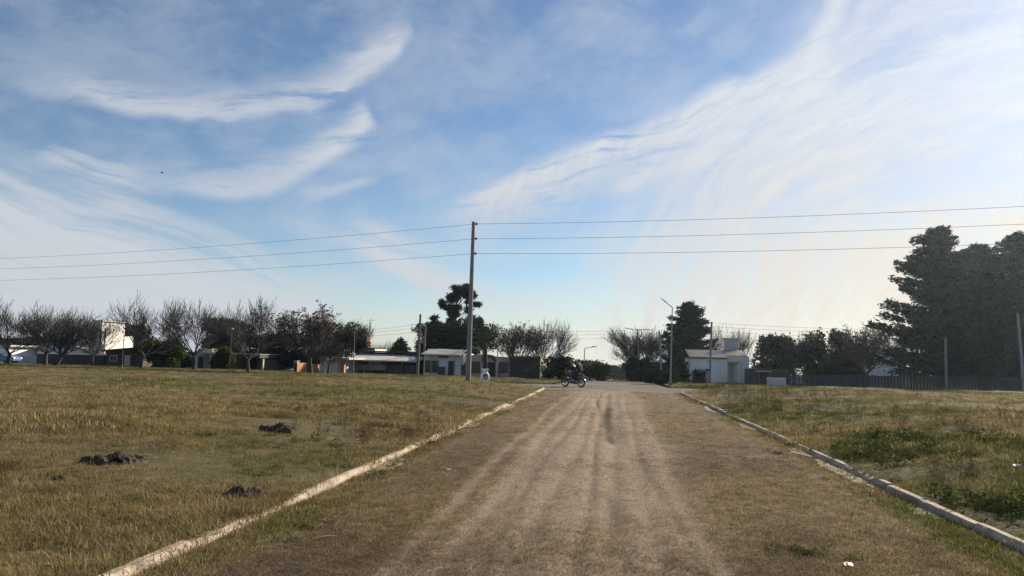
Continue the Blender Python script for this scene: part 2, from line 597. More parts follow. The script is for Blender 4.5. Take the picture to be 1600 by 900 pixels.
# ---- surface materials of the setting
def turf_mat(name, base, green):
    m, nt, out = new_mat(name)
    f = tex(nt, 9, 8, .75, 'Position')
    c = ramp(nt, f, [(.28, tuple(v * .35 for v in base)), (.5, base), (.72, tuple(v * 1.5 for v in base))])
    g = ramp(nt, tex(nt, .35, 5, .65, 'Position'), [(.42, (0, 0, 0)), (.62, (1, 1, 1))])
    c = mixc(nt, g, c, mixc(nt, f, tuple(v * .5 for v in green), tuple(v * 1.5 for v in green)))
    b = nt.nodes.new('ShaderNodeBsdfPrincipled'); b.inputs['Roughness'].default_value = 1; b.inputs['Specular IOR Level'].default_value = .1
    bn = nt.nodes.new('ShaderNodeBump'); bn.inputs['Strength'].default_value = .9; bn.inputs['Distance'].default_value = .05
    nt.links.new(tex(nt, 16, 6, .7, 'Position'), bn.inputs['Height']); nt.links.new(bn.outputs[0], b.inputs['Normal'])
    nt.links.new(c, b.inputs['Base Color']); nt.links.new(b.outputs[0], out.inputs[0])
    return m


def dirt_mat():
    """dry thatch and soil; the worn wheel tracks (an attribute on the mesh) show paler bare dust"""
    m, nt, out = new_mat('dirt_road_surface')
    at = nt.nodes.new('ShaderNodeAttribute'); at.attribute_name = 'worn'
    dp = nt.nodes.new('ShaderNodeAttribute'); dp.attribute_name = 'damp'
    fine = tex(nt, 26, 8, .75, 'Position')
    mid = tex(nt, 2.2, 6, .7, 'Position')
    thatch = ramp(nt, fine, [(.30, (.050, .036, .025)), (.5, (.185, .138, .092)), (.68, (.38, .30, .205))])
    green = ramp(nt, fine, [(.3, (.03, .03, .012)), (.7, (.13, .12, .045))])
    gm = ramp(nt, tex(nt, .45, 5, .65, 'Position'), [(.54, (0, 0, 0)), (.70, (.6, .6, .6))])
    thatch = mixc(nt, gm, thatch, green)
    dust = ramp(nt, tex(nt, 20, 8, .75, 'Position', mul=(1, .35, 1)), [(.30, (.13, .096, .070)), (.5, (.265, .208, .160)), (.70, (.38, .31, .245))])
    mm = nt.nodes.new('ShaderNodeMath'); mm.operation = 'MULTIPLY_ADD'
    nt.links.new(mid, mm.inputs[0]); mm.inputs[1].default_value = 1.3; mm.inputs[2].default_value = -.65
    ad = nt.nodes.new('ShaderNodeMath'); ad.operation = 'ADD'; ad.use_clamp = True
    nt.links.new(mm.outputs[0], ad.inputs[0]); nt.links.new(at.outputs['Fac'], ad.inputs[1])
    c = mixc(nt, ad.outputs[0], thatch, dust)
    c = mixc(nt, dp.outputs['Fac'], c, mixc(nt, fine, (.022, .016, .012), (.075, .055, .042)))
    b = nt.nodes.new('ShaderNodeBsdfPrincipled'); b.inputs['Roughness'].default_value = 1; b.inputs['Specular IOR Level'].default_value = .1
    bn = nt.nodes.new('ShaderNodeBump'); bn.inputs['Strength'].default_value = 1.0; bn.inputs['Distance'].default_value = .03
    nt.links.new(tex(nt, 30, 7, .75, 'Position'), bn.inputs['Height']); nt.links.new(bn.outputs[0], b.inputs['Normal'])
    nt.links.new(c, b.inputs['Base Color']); nt.links.new(b.outputs[0], out.inputs[0])
    return m


M['turf'] = turf_mat('field_turf', (.125, .100, .056), (.065, .066, .026))
M['far_turf'] = turf_mat('verge_turf', (.075, .070, .032), (.045, .062, .020))
M['dirt'] = dirt_mat()
M['street'] = surf('street_concrete', (.20, .178, .155), 1., .35, .35, .3, 8, spec=.0)

# ------------------------------------------------------------------ setting
gx = np.concatenate([np.linspace(-900, -220, 10), np.linspace(-200, 200, 61), np.linspace(220, 900, 10)])
gy = np.concatenate([np.linspace(-60, 330, 79), np.linspace(350, 1500, 16)])
GX, GY = np.meshgrid(gx, gy)
tag(link('ground', grid_mesh('ground', GX, GY, grade(GY) - .05, M['far_turf'])), kind='structure')

# dirt road between the kerbs
ry = np.concatenate([np.arange(-6, 16, .1), np.arange(16, 30, .16), np.arange(30, 42.01, .3)])
rx = np.arange(KL - .05, KR + .041, .045)
RX, RY = np.meshgrid(rx, ry)
RZ = road_z(RX, RY)
road = tag(link('dirt_road', grid_mesh('dirt_road', RX, RY, RZ, M['dirt'])), kind='structure')
worn = .78 * np.exp(-((RX + .2) / 1.55) ** 4) * (.82 + .18 * sm(RY, 14, 34))
for c0, c1, w, d in TRACKS:
    worn = np.maximum(worn, np.exp(-((RX - track_x(c0, c1, RY)) / (w * 1.1)) ** 2) * (.84 if d > .018 else .60) * (.85 + .15 * np.sin(RY * .9 + c0 * 9)))
worn = worn - .30 * np.clip(lumps(RX * 1.3, RY * .45, .7, 14), 0, 1.2) * np.exp(-((RX + .2) / 1.7) ** 4)
damp = 1.25 * np.exp(-((RX - .02 - .04 * np.sin(RY * .5)) / (.055 + .0035 * RY)) ** 2) * sm(RY, 15.2, 16.4) * (1 - .75 * sm(RY, 25, 29)) * (1 - sm(RY, 34, 40))
damp = np.maximum(damp, .7 * np.exp(-((RX - .06 - .04 * np.sin(RY * 1.7)) / .07) ** 2) * sm(RY, 6, 7) * (1 - sm(RY, 8.5, 11)))
for c_, wd_, am_, a_, b_ in ((-.30, .045, .30, 8.5, 17), (-.95, .035, .22, 13, 26), (.26, .035, .28, 20, 38), (-.45, .04, .30, 22, 39)):
    damp = np.maximum(damp, am_ * np.exp(-((RX - track_x(c_, c_ * .85, RY)) / wd_) ** 2) * sm(RY, a_, a_ + 2) * (1 - sm(RY, b_ - 5, b_)))
for nme, arr in (('worn', worn), ('damp', np.clip(damp * (.9 + .16 * lumps(RX * 5, RY * 2.2, .6)), 0, .95))):
    a_ = road.data.attributes.new(nme, 'FLOAT', 'POINT'); a_.data.foreach_set('value', arr.ravel().astype(np.float32))

# concrete cross street with its throat towards the dirt road, and the street going on beyond
cx = np.concatenate([np.linspace(-160, -20, 20), np.linspace(-18, 18, 49), np.linspace(20, 160, 20)])
cy = np.concatenate([np.linspace(Y_CROSS0 - .1, Y_CROSS1, 12)])
CX, CY = np.meshgrid(cx, cy)
tag(link('cross_street', grid_mesh('cross_street', CX, CY, grade(CY) + .0, M['street'])), kind='structure')
tx = []
ty = np.linspace(41.6, Y_CROSS0 - .1, 18)
for yy in ty:
    fl = RC - math.sqrt(max(RC ** 2 - max(yy - Y_CORNER, 0) ** 2, 0))
    tx.append(np.linspace(KL - fl, KR + fl, 40))
TX = np.array(tx); TY = np.repeat(ty[:, None], 40, 1) + np.where(np.arange(18)[:, None] == 0, .25 * np.sin(TX * 1.7) + .1 * np.sin(TX * 5), 0)
tag(link('street_apron', grid_mesh('street_apron', TX, TY, grade(TY) + .004 + .035 * (1 - sm(TY, 41, 43)), M['street'])), kind='structure')
fy = np.concatenate([np.linspace(Y_CROSS1, 120, 30), np.linspace(125, 900, 60)])
fx = np.linspace(-3.6, 4.2, 9)
FX, FY = np.meshgrid(fx, fy)
tag(link('far_street', grid_mesh('far_street', FX, FY, grade(FY) - .004, M['street'])), kind='structure')

# the two grass fields
def field(side, name):
    s = np.concatenate([np.arange(0, 6, .15), np.arange(6, 20, .4), np.arange(20, 50, 1.2), np.linspace(50, 115, 20)])
    t = np.linspace(0, 1, 150)
    S, T = np.meshgrid(s, t)
    Y0 = -12.0
    YY = Y0 + (field_end(S) - Y0) * T
    XX = (KL - .075 - S) if side < 0 else (KR + .075 + S)
    ZZ = field_z(side, XX, YY)
    skirt_y = YY[-1:] + .02
    XX = np.concatenate([XX, XX[-1:]]); ZZ = np.concatenate([ZZ, grade(skirt_y) - .1]); YY = np.concatenate([YY, skirt_y])
    if side < 0: XX, YY, ZZ = XX[:, ::-1], YY[:, ::-1], ZZ[:, ::-1]
    return tag(link(name, grid_mesh(name, XX, YY, ZZ, M['turf'])), kind='structure')


field(-1, 'grass_field_left'); field(1, 'grass_field_right')


# kerbs: cast sections, chipped, some sunk
def kerb(side, name):
    root = bpy.data.objects.new(name, None); COL.objects.link(root); tag(root, kind='structure')
    base = KL if side < 0 else KR
    path = []
    y = -4.0
    while y < Y_CORNER: path.append((base, y, side, 0)); y += .12
    for k in range(1, 60):
        t = (math.pi / 2) * k / 59
        path.append((base + side * RC * (1 - math.cos(t)), Y_CORNER + RC * math.sin(t), side * math.cos(t), -math.sin(t)))
    for k in range(1, 420):
        path.append((base + side * (RC + k * .25), Y_CROSS0, 0, -1))
    n = 21; i = 0; r = random.Random(5 + side)
    while i < len(path) - 2:
        seg = path[i:i + n + 1]
        i += n
        if len(seg) < 3: break
        y0 = seg[0][1]
        broken = r.random() < (.0 if y0 < 11 else .2)
        dz = r.uniform(-.02, .015); lean = r.uniform(-.012, .02)
        if side < 0 and 15.2 < y0 < 18.4: broken = True
        vs, fs = [], []
        for j, (px_, py_, nx, ny) in enumerate(seg):
            if j == 0: py_ += .012 if abs(nx) > .5 else 0
            ch = max(0, r.gauss(0, .007)) + (r.uniform(.03, .10) if broken and 3 < j < 17 else 0)
            w = .105
            prof = [(-.005 + r.gauss(0, .003), -.08), (.0 + r.gauss(0, .004), .06), (.012 + lean + ch * .4, .088 - ch), (.03 + lean + ch * .5, .103 - ch * .9), (w, .103 - ch * .5), (w, -.08)]
            for o_, h in prof:
                vs.append((px_ + nx * o_, py_ + ny * o_, float(grade(py_)) + h + dz + .02))
        m_ = 6
        for j in range(len(seg) - 1):
            for k in range(m_ - 1): fs.append((j * m_ + k, j * m_ + k + 1, (j + 1) * m_ + k + 1, (j + 1) * m_ + k))
        fs.append(tuple(range(m_))); fs.append(tuple((len(seg) - 1) * m_ + k for k in range(m_ - 1, -1, -1)))
        MB().add(vs, fs).build('kerb_section', M['kerb'], root)
    # patches of the old gutter slab that the dirt has not covered
    spots = [(10.3, 12.2), (18.0, 19.3), (24, 27), (30, 36)] if side < 0 else [(9.2, 9.8), (11.2, 14.2), (14.6, 16), (20, 22), (26, 30)]
    for a, b in spots:
        nn = int((b - a) / .15) + 2
        vs, fs = [], []
        for j in range(nn):
            yy = a + (b - a) * j / (nn - 1)
            w = .30 * math.sin(math.pi * min(max((j + .35) / nn, .05), .95)) ** .5 * r.uniform(.75, 1.1)
            xo = base - side * .003; xi = base - side * w
            zi = float(road_z(xi, yy)); zo = float(road_z(xo, yy))
            vs += [(xo, yy, zo + .016), (xi, yy, zi + .014), (xi, yy, zi - .05)]
        for j in range(nn - 1):
            fs += [(j * 3, j * 3 + 1, j * 3 + 4, j * 3 + 3), (j * 3 + 1, j * 3 + 2, j * 3 + 5, j * 3 + 4)]
        MB().add(vs, fs).build('gutter_slab', M['gutter'], root)
    return root


kerb(-1, 'kerb_left'); kerb(1, 'kerb_right')
# far kerb of the cross street
for sx0, sx1, nm in ((-130, -4.2, 'far_kerb_left'), (4.8, 130, 'far_kerb_right')):
    root = bpy.data.objects.new(nm, None); COL.objects.link(root); tag(root, kind='structure')
    xx = sx0
    while xx < sx1 - .5:
        L_ = min(4.0, sx1 - xx)
        MB().box(xx + .01, xx + L_ - .01, Y_CROSS1, Y_CROSS1 + .16, float(grade(55)) - .1, float(grade(55)) + .13 + random.uniform(-.01, .01)).build('kerb_section', M['kerb'], root, bevel=.015)
        xx += L_
# raised verges beyond the cross street
for sx0, sx1, nm in ((-160, -4.0, 'verge_left'), (4.6, 160, 'verge_right')):
    vx = np.linspace(sx0, sx1, 120); vy = np.linspace(Y_CROSS1 + .15, 110, 70)
    VX, VY = np.meshgrid(vx, vy)
    VZ = grade(VY) + .11 + lumps(VX, VY) * .03
    tag(link(nm, grid_mesh(nm, VX, VY, VZ, M['far_turf'])), kind='structure')


def verge_z(x, y):
    return float(grade(y)) + .11 if (55.1 < y < 110 and (x < -4 or x > 4.6)) else ground_z(x, y)

# ------------------------------------------------------------------ trees
def tubes_mesh(name, segs, mat, sides=4):
    """segs: list of (p0, p1, r0, r1): tapered twigs"""
    P0 = np.array([s[0] for s in segs]); P1 = np.array([s[1] for s in segs])
    r0 = np.array([s[2] for s in segs]); r1 = np.array([s[3] for s in segs])
    d = P1 - P0; d /= np.linalg.norm(d, axis=1, keepdims=True) + 1e-9
    ref = np.where(np.abs(d[:, 2:3]) < .9, [[0, 0, 1.]], [[1., 0, 0]])
    u = np.cross(d, ref); u /= np.linalg.norm(u, axis=1, keepdims=True); w = np.cross(u, d)
    V, n = [], len(segs)
    for P, r in ((P0, r0), (P1, r1)):
        for k in range(sides):
            t = 2 * math.pi * k / sides
            V.append(P + u * (math.cos(t) * r)[:, None] + w * (math.sin(t) * r)[:, None])
    V = np.stack(V, 1).reshape(-1, 3)                     # n, 2*sides
    b = np.arange(n)[:, None] * 2 * sides
    F = np.concatenate([b + np.array([[k, (k + 1) % sides, sides + (k + 1) % sides, sides + k]]) for k in range(sides)])
    return np_mesh(name, V, [F], mat, True)


def rot_about(v, axis, ang):
    c, s = math.cos(ang), math.sin(ang)
    return v * c + np.cross(axis, v) * s + axis * np.dot(axis, v) * (1 - c)


def bare_tree_data(seed, H=8.0, spread=.9, trunk_h=1.7, lean=0.0, twigs=1.0, droop=0.0, rt=.25):
    r = random.Random(seed)
    trunk, br, tips = [], [], []

    def grow(p, d, L, rad, lev):
        n = 4 if lev < 3 else 3
        for i in range(n):
            q = p + d * (L / n)
            r1 = rad * (.87 if lev < 3 else .82)
            (trunk if lev == 0 else br).append((p, q, rad, r1))
            p, rad = q, r1
            jit = np.array([r.gauss(0, 1), r.gauss(0, 1), r.gauss(0, .6)]) * (.05 if lev < 2 else .06)
            d = d + jit + np.array([0, 0, .13 if lev in (1, 2) else .20 - droop])
            d /= np.linalg.norm(d)
            if lev > 0 and i < n - 1 or (lev == 1):
                kids = {1: 1, 2: 2, 3: 1, 4: 0}.get(lev, 0)
                if lev == 3 and twigs > 1: kids += int(twigs - 1 + r.random())
                for _ in range(kids):
                    child(p, d, L, rad, lev)
        if lev < 4:
            if lev == 0: return p, d, rad
            for _ in range(2): child(p, d, L, rad, lev, True)
        else:
            tips.append(p)

    def child(p, d, L, rad, lev, end=False):
        ax = np.cross(d, np.array([r.gauss(0, 1), r.gauss(0, 1), r.gauss(0, 1)])); ax /= np.linalg.norm(ax) + 1e-9
        dd = rot_about(d, ax, r.uniform(.15, .42) if end else r.uniform(.35, .68))
        grow(p, dd, L * r.uniform(.52, .78), max(rad * r.uniform(.52, .7), .0165), lev + 1)

    p, d, rad = grow(np.zeros(3), np.array([lean, 0, 1.0]) / math.hypot(lean, 1), trunk_h, rt, 0)
    k = r.randint(5, 7)
    for i in range(k):
        az = 2 * math.pi * (i + r.uniform(-.3, .3)) / k
        tilt = r.uniform(.35, .85) * spread
        dd = np.array([math.sin(tilt) * math.cos(az) + lean * .5, math.sin(tilt) * math.sin(az), math.cos(tilt)])
        dd /= np.linalg.norm(dd)
        grow(p - d * r.uniform(0, .35), dd, (H - trunk_h) * r.uniform(.42, .56), rad * r.uniform(.5, .68), 1)
    allp = np.array([s[1] for s in br])
    sc = H / allp[:, 2].max()
    f = lambda S: [(a * sc, b * sc, q * min(sc, 1.1), w * min(sc, 1.1)) for a, b, q, w in S]
    return f(trunk), f(br), [t * sc for t in tips]


def cards(P, size, rs, aspect=1.7, updown=None):
    """leaf-sized bent quads (2 quads folded along the midrib) at points P"""
    n = len(P)
    a = rs.normal(0, 1, (n, 3))
    if updown is not None: a = a * [1, 1, .5] + updown
    a /= np.linalg.norm(a, axis=1, keepdims=True)
    b = np.cross(a, rs.normal(0, 1, (n, 3))); b /= np.linalg.norm(b, axis=1, keepdims=True) + 1e-9
    c = np.cross(a, b)
    s = size * rs.uniform(.6, 1.35, (n, 1))
    L, W = a * s * aspect * .5, b * s * .5
    V = np.stack([P - L, P + W * .9 + c * s * .12, P + L, P - W * .9 + c * s * .12], 1).reshape(-1, 3)
    i = np.arange(n)[:, None] * 4
    return V, i + np.array([[0, 1, 2, 3]])


def crown_points(lobes, n, rs, shell=.55, gap=.0, gscale=1.2):
    """points through the volume of several ellipsoids, thinned in places"""
    vol = np.array([l[1][0] * l[1][1] * l[1][2] for l in lobes]) ** (2 / 3.)
    pick = rs.choice(len(lobes), n, p=vol / vol.sum())
    C = np.array([l[0] for l in lobes])[pick]; S = np.array([l[1] for l in lobes])[pick]
    d = rs.normal(0, 1, (n, 3)); d /= np.linalg.norm(d, axis=1, keepdims=True)
    q = rs.uniform(0, 1, (n, 1)) ** (1 / 3.)
    q = shell + (1 - shell) * q
    q = q * (1 + .16 * np.sin(d[:, :1] * 7 + pick[:, None]) * np.sin(d[:, 2:] * 6 + pick[:, None] * 2))
    P = C + S * d * q
    if gap:
        k = gscale * 2.2
        g = np.sin(P[:, 0] * k + 1) * np.sin(P[:, 1] * k * .9 + 2) * np.sin(P[:, 2] * k * 1.1 + .5) + .5 * np.sin(P[:, 0] * k * 2.3) * np.sin(P[:, 2] * k * 2.1)
        P = P[g > -1 + gap]
    return P


M['leaf_dark'] = leaf_mat('dark_evergreen_leaf', [(0, (.010, .016, .010)), (.6, (.024, .036, .018)), (1, (.050, .062, .026))], .2)
M['leaf_cedar'] = leaf_mat('cedar_needles', [(0, (.010, .017, .014)), (.6, (.024, .036, .026)), (1, (.045, .058, .036))], .15)
M['leaf_green'] = leaf_mat('green_leaf', [(0, (.022, .034, .010)), (.6, (.055, .078, .022)), (1, (.11, .13, .035))], .35)
M['leaf_olive'] = leaf_mat('olive_leaf', [(0, (.022, .024, .012)), (.6, (.05, .052, .024)), (1, (.085, .08, .034))], .3)
M['leaf_yellow'] = leaf_mat('yellow_green_leaf', [(0, (.09, .09, .015)), (1, (.26, .23, .05))], .4)
M['pod'] = leaf_mat('dry_pods', [(0, (.035, .024, .018)), (.6, (.07, .050, .034)), (1, (.14, .105, .065))], .2)
M['palm'] = leaf_mat('palm_leaf', [(0, (.018, .028, .012)), (1, (.06, .075, .03))], .3)

BARE = {}
for key, kw in {
    'vase': dict(seed=3, H=8.2, spread=1.0, trunk_h=1.9, twigs=1.6),
    'round': dict(seed=8, H=8.0, spread=1.12, trunk_h=1.9, twigs=1.8),
    'wide': dict(seed=14, H=8.2, spread=1.2, trunk_h=1.7, lean=.12, twigs=1.7),
    'lean': dict(seed=21, H=7.0, spread=1.0, trunk_h=1.8, lean=.38, twigs=1.6),
    'pods': dict(seed=33, H=7.6, spread=1.15, trunk_h=2.0, twigs=1.2),
    'dense': dict(seed=52, H=7.4, spread=1.0, trunk_h=1.5, twigs=3.6),
    'small': dict(seed=41, H=4.5, spread=.8, trunk_h=1.3, twigs=1.0, rt=.09),
}.items():
    t, b, tips = bare_tree_data(**kw)
    BARE[key] = (tubes_mesh('trunk', t, M['bark'], 8), tubes_mesh('branches', b, M['twig'], 3), np.array(tips), float(np.ptp(np.percentile(np.array([s[1][0] for s in b]), [2, 98]))), kw['H'])
_rs = np.random.default_rng(77)
_t = BARE['pods'][2]; _t = _t[_rs.uniform(0, 1, len(_t)) < .34]
_P = np.repeat(_t, 6, 0) + _rs.normal(0, .085, (len(_t) * 6, 3))
PODS = np_mesh('seed_pods', *(lambda v: (v[0], [v[1]]))(cards(_P, .125, _rs, 1.3)), M['pod'])


def bare_tree(px, py_top, Y, width_px, kind, label, rz=0.0, group='leafless trees', pods=False, name='bare_tree'):
    x, _ = on_plane(px, 575, Y)
    g = verge_z(x, Y) - .06
    d = px_ray(px, 520); depth = Y / d[1]                    # metres per focal length
    _, zt = on_plane(px, py_top, Y)
    tm, bm, tips, w, H = BARE[kind]
    sz = (zt - g) / H
    sx = (width_px * depth / FPX) / w
    o = empty(name, (x, Y, g), label, 'tree', group, rz)
    o.scale = (sx, sx, sz)
    link('trunk', tm, o); link('branches', bm, o)
    if pods: link('seed_pods', PODS, o)
    return o


def leafy_tree(name, label, px, py_top, Y, width_px, seed, kind='dome', n=16000, size=.17, mat='leaf_dark', py_base=None, group='evergreen trees', gap=.35, depth_ratio=.8, trunk=True, clear=.0):
    """crown lobes are laid out in a unit box (x,y in -.5..5, z in 0..1) and scaled to the tree's size"""
    rs = np.random.default_rng(seed); r = random.Random(seed)
    x, _ = on_plane(px, 575, Y)
    g = verge_z(x, Y) - .05
    d = px_ray(px, py_top); depth = Y / d[1]
    _, zt = on_plane(px, py_top, Y)
    H = zt - g; W = width_px * depth / FPX
    lobes, limbs = [], []
    if kind == 'dome':
        for i in range(16):
            az = r.uniform(0, 6.28); h = r.uniform(.22 + clear, .86); rad = r.uniform(.10, .30) * math.sqrt(max(.1, 1 - ((h - .45) / .55) ** 2)) * 1.2
            lobes.append(((rad * math.cos(az), rad * math.sin(az), h), (r.uniform(.14, .24),) * 2 + (r.uniform(.09, .15),)))
        lobes.append(((0, 0, .55 + clear * .3), (.34, .34, .30)))
    elif kind == 'cone':
        for i in range(30):
            h = clear + (1 - clear) * (i + .5) / 30; az = i * 2.4 + r.uniform(-.3, .3); rad = .40 * (1 - h) ** .75
            lobes.append(((rad * .55 * math.cos(az), rad * .55 * math.sin(az), h * .96), (rad * .62 + .035, rad * .62 + .035, .055)))
    elif kind == 'hedge':
        for i in range(22):
            lobes.append(((r.uniform(-.38, .38), r.uniform(-.3, .3), r.uniform(.12, .78)), (r.uniform(.10, .2), r.uniform(.12, .2), r.uniform(.1, .2))))
    elif kind == 'clumps':                                      # open crown with separate tufts: eucalypt or pine
        hs = [.25 + .72 * ((k * .618) % 1.0) for k in range(46)]
        for i, h in enumerate(hs):
            az = r.uniform(0, 6.283); rad = r.uniform(.08, .42) * (1.05 - .55 * max(0, h - .5) / .5)
            c = (rad * math.cos(az), rad * math.sin(az), h)
            lobes.append((c, (r.uniform(.045, .10),) * 2 + (r.uniform(.022, .042),)))
            limbs.append(((0, 0, max(.12, h - .12)), c))
    sc = np.array([W, W * depth_ratio, H])
    P = crown_points(lobes, n, rs, .45 if kind != 'hedge' else .6, gap, 1.0 if kind == 'clumps' else .5 / max(W, 1) * 6) if False else crown_points([(np.array(c) * sc, np.array(s) * sc) for c, s in lobes], n, rs, .4, gap, .8)
    lo_, hi_ = np.percentile(P, 1.5, axis=0), np.percentile(P, 98.5, axis=0)
    P[:, 0] = (P[:, 0] - (lo_[0] + hi_[0]) / 2) * W / (hi_[0] - lo_[0]); P[:, 1] = (P[:, 1] - (lo_[1] + hi_[1]) / 2) * W * depth_ratio / (hi_[1] - lo_[1]); P[:, 2] *= H / hi_[2]
    P = P[P[:, 2] > .05]
    o = empty(name, (x, Y, g), label, 'tree' if trunk else 'shrub', group)
    segs = []
    if trunk:
        rt = .018 * H + .05
        pts = [np.array([math.sin(k * 1.3 + seed) * .012 * H * (k > 0), math.cos(k * 1.7 + seed) * .01 * H * (k > 0), H * k / 8 * .95]) for k in range(9)]
        segs = [(pts[k], pts[k + 1], rt * (1 - k / 8.5), rt * (1 - (k + 1) / 8.5)) for k in range(8)]
        link('trunk', tubes_mesh('trunk', segs, M['bark'], 8), o)
        ls = [(np.array(a) * sc, np.array(b) * sc, .05 + .004 * H, .02) for a, b in (limbs or [((0, 0, max(.1, c[2] - .15)), c) for c, _ in lobes])]
        link('limbs', tubes_mesh('limbs', ls, M['bark'], 5), o)
    else:
        ls = [((0, 0, 0), np.array(c) * sc, .03, .01) for c, _ in lobes]
        link('stems', tubes_mesh('stems', ls, M['bark'], 4), o)
    P = P + rs.normal(0, .13 if kind != 'cone' else .07, P.shape)
    P = P[P[:, 2] > .05]
    V, F = cards(P, size * .9, rs, 1.6)
    link('crown' if trunk else 'foliage', np_mesh('crown', V, [F], M[mat]), o)
    return o


def cedar(label, px, py_top, Y, width_px, seed, n_limb=120, leader=None, base_clear=.05, dens=1.0, group='dark conifers'):
    """conifer with long level boughs: limbs in whorls, flat sprays of needles hanging along each limb"""
    rs = np.random.default_rng(seed); r = random.Random(seed)
    x, _ = on_plane(px, 590, Y)
    g = verge_z(x, Y) - .05
    d = px_ray(px, py_top); depth = Y / d[1]
    _, zt = on_plane(px, py_top, Y)
    H = zt - g; W = width_px * depth / FPX
    o = empty('cedar_tree', (x, Y, g), label, 'tree', group)
    rt = .02 * H + .06
    bend = leader or (0, 0)
    def axis(h): return np.array([bend[0] * max(0, h - .6) ** 2 * W, bend[1] * h * h, h * H])
    segs = [(axis(k / 13), axis((k + 1) / 13), rt * (1 - k / 12.6), rt * (1 - (k + 1) / 12.6)) for k in range(12)]
    link('trunk', tubes_mesh('trunk', segs, M['bark'], 9), o)
    limbs, P, A = [(axis(k / 13), axis((k + 1) / 13), .03, .03) for k in range(12)], [], []
    for i in range(n_limb):
        h = base_clear + (1 - base_clear) * (i + r.random()) / n_limb
        az = i * 2.399 + r.uniform(-.5, .5)
        prof = (1 - h) ** .62 * (.72 + .28 * min(1, h / .18))
        L = W * .5 * prof * r.uniform(.5, 1.2) + .35
        p = axis(h * .92); dd = np.array([math.cos(az), math.sin(az), r.uniform(.05, .45)])
        nseg = 4
        for k in range(nseg):
            q = p + dd * L / nseg
            limbs.append((p, q, .05 * (1 - k / 5) * (1.2 - h * .7), .05 * (1 - (k + 1) / 5) * (1.2 - h * .7)))
            m = int((L / nseg) * 34 * dens * (1.5 if k > 0 else .6)) + 3
            t = rs.uniform(0, 1, (m, 1)); side = rs.normal(0, 1, (m, 1)) * (.30 + .13 * L * (1 - k / 5.5))
            perp = np.array([-math.sin(az), math.cos(az), 0])
            P.append(p + (q - p) * t + perp * side * .75 + np.array([0, 0, 1]) * (rs.normal(-.02, .10, (m, 1)) - .10 * np.abs(side)))
            A.append(np.tile(dd * 1.6, (m, 1)))
            p = q; dd = dd + np.array([r.gauss(0, .1), r.gauss(0, .1), r.uniform(-.10, .12)])
            dd /= np.linalg.norm(dd)
    link('boughs', tubes_mesh('boughs', limbs, M['bark'], 5), o)
    P = np.concatenate(P); A = np.concatenate(A)
    P = np.repeat(P, 2, 0) + rs.normal(0, .09, (len(P) * 2, 3)); A = np.repeat(A, 2, 0)
    V, F = cards(P, .15, rs, 2.4, updown=A)
    link('crown', np_mesh('crown', V, [F], M['leaf_cedar']), o)
    return o


def palm(label, px, py_top, Y, width_px):
    r = random.Random(9); rs = np.random.default_rng(9)
    x, _ = on_plane(px, 585, Y); g = verge_z(x, Y) - .05
    _, zt = on_plane(px, py_top, Y)
    H = zt - g; W = width_px * (Y / px_ray(px, 540)[1]) / FPX
    o = empty('palm_tree', (x, Y, g), label, 'tree')
    top = H * .62
    MB().tube([(0, 0, 0), (.05, 0, top * .5), (0, .03, top)], [.26, .2, .19], 10).build('trunk', M['bark'], o, smooth=True)
    for i in range(26):
        az = i * 2.4; up = r.uniform(-.1, 1.25); L = W * .56 * r.uniform(.85, 1.1)
        p = np.array([0, 0, top - .05]); dd = np.array([math.cos(az) * math.cos(up), math.sin(az) * math.cos(up), math.sin(up)])
        segs, P = [], []
        for k in range(9):
            q = p + dd * L / 9
            segs.append((p, q, .022 * (1 - k / 10), .022 * (1 - (k + 1) / 10)))
            if k > 0:
                sd = np.cross(dd, [0, 0, 1.]); sd /= np.linalg.norm(sd) + 1e-6
                for m in range(5):
                    c = p + (q - p) * m / 5
                    for sgn in (-1, 1):
                        ll = .42 * math.sin(math.pi * min(.95, (k + m / 5) / 9.2)) + .08
                        tip = c + (sd * sgn * .8 + dd * .55 + np.array([0, 0, -.28])) * ll
                        P.append((c, tip, dd * .022))
            p = q; dd = dd + np.array([0, 0, -.13]); dd /= np.linalg.norm(dd)
        me = tubes_mesh('frond', segs, M['palm'], 3)
        V = np.array([[c - w, c + w, t] for c, t, w in P]).reshape(-1, 3)
        F = np.arange(len(P) * 3).reshape(-1, 3)
        fr = link('frond', np_mesh('frond', V, [F], M['palm']), o)
        link('midrib', me, fr)
    return o


# ------------------------------------------------------------------ grass (instanced tufts)
def blade_mesh(name, n, h0, h1, spread, width, mat, seed, curl=.5, flat=0.0):
    r = random.Random(seed); vs, fs = [], []
    for _ in range(n):
        az = r.uniform(0, 6.28); x, y = r.gauss(0, spread), r.gauss(0, spread)
        h = r.uniform(h0, h1); lean = r.uniform(.1, 1) * curl + flat
        dx, dy = math.cos(az), math.sin(az); w = width * r.uniform(.6, 1.2)
        a2 = az + r.uniform(-.9, .9) + math.pi / 2; wx, wy = math.cos(a2) * w, math.sin(a2) * w
        b = len(vs)
        for t in (0, .5, 1):
            o_ = h * lean * t ** 1.7
            z = h * (t * (1 - .35 * lean * t)) if flat < .8 else h * .16 * math.sin(t * 2.6) + .004
            k = (1 - t * .92)
            px, py = x + dx * o_, y + dy * o_
            if t < 1: vs += [(px - wx * k, py - wy * k, z), (px + wx * k, py + wy * k, z)]
            else: vs.append((px, py, z))
        fs += [(b, b + 1, b + 3, b + 2), (b + 2, b + 3, b + 4)]
    me = bpy.data.meshes.new(name); me.from_pydata(vs, [], fs); me.materials.append(mat)
    return me


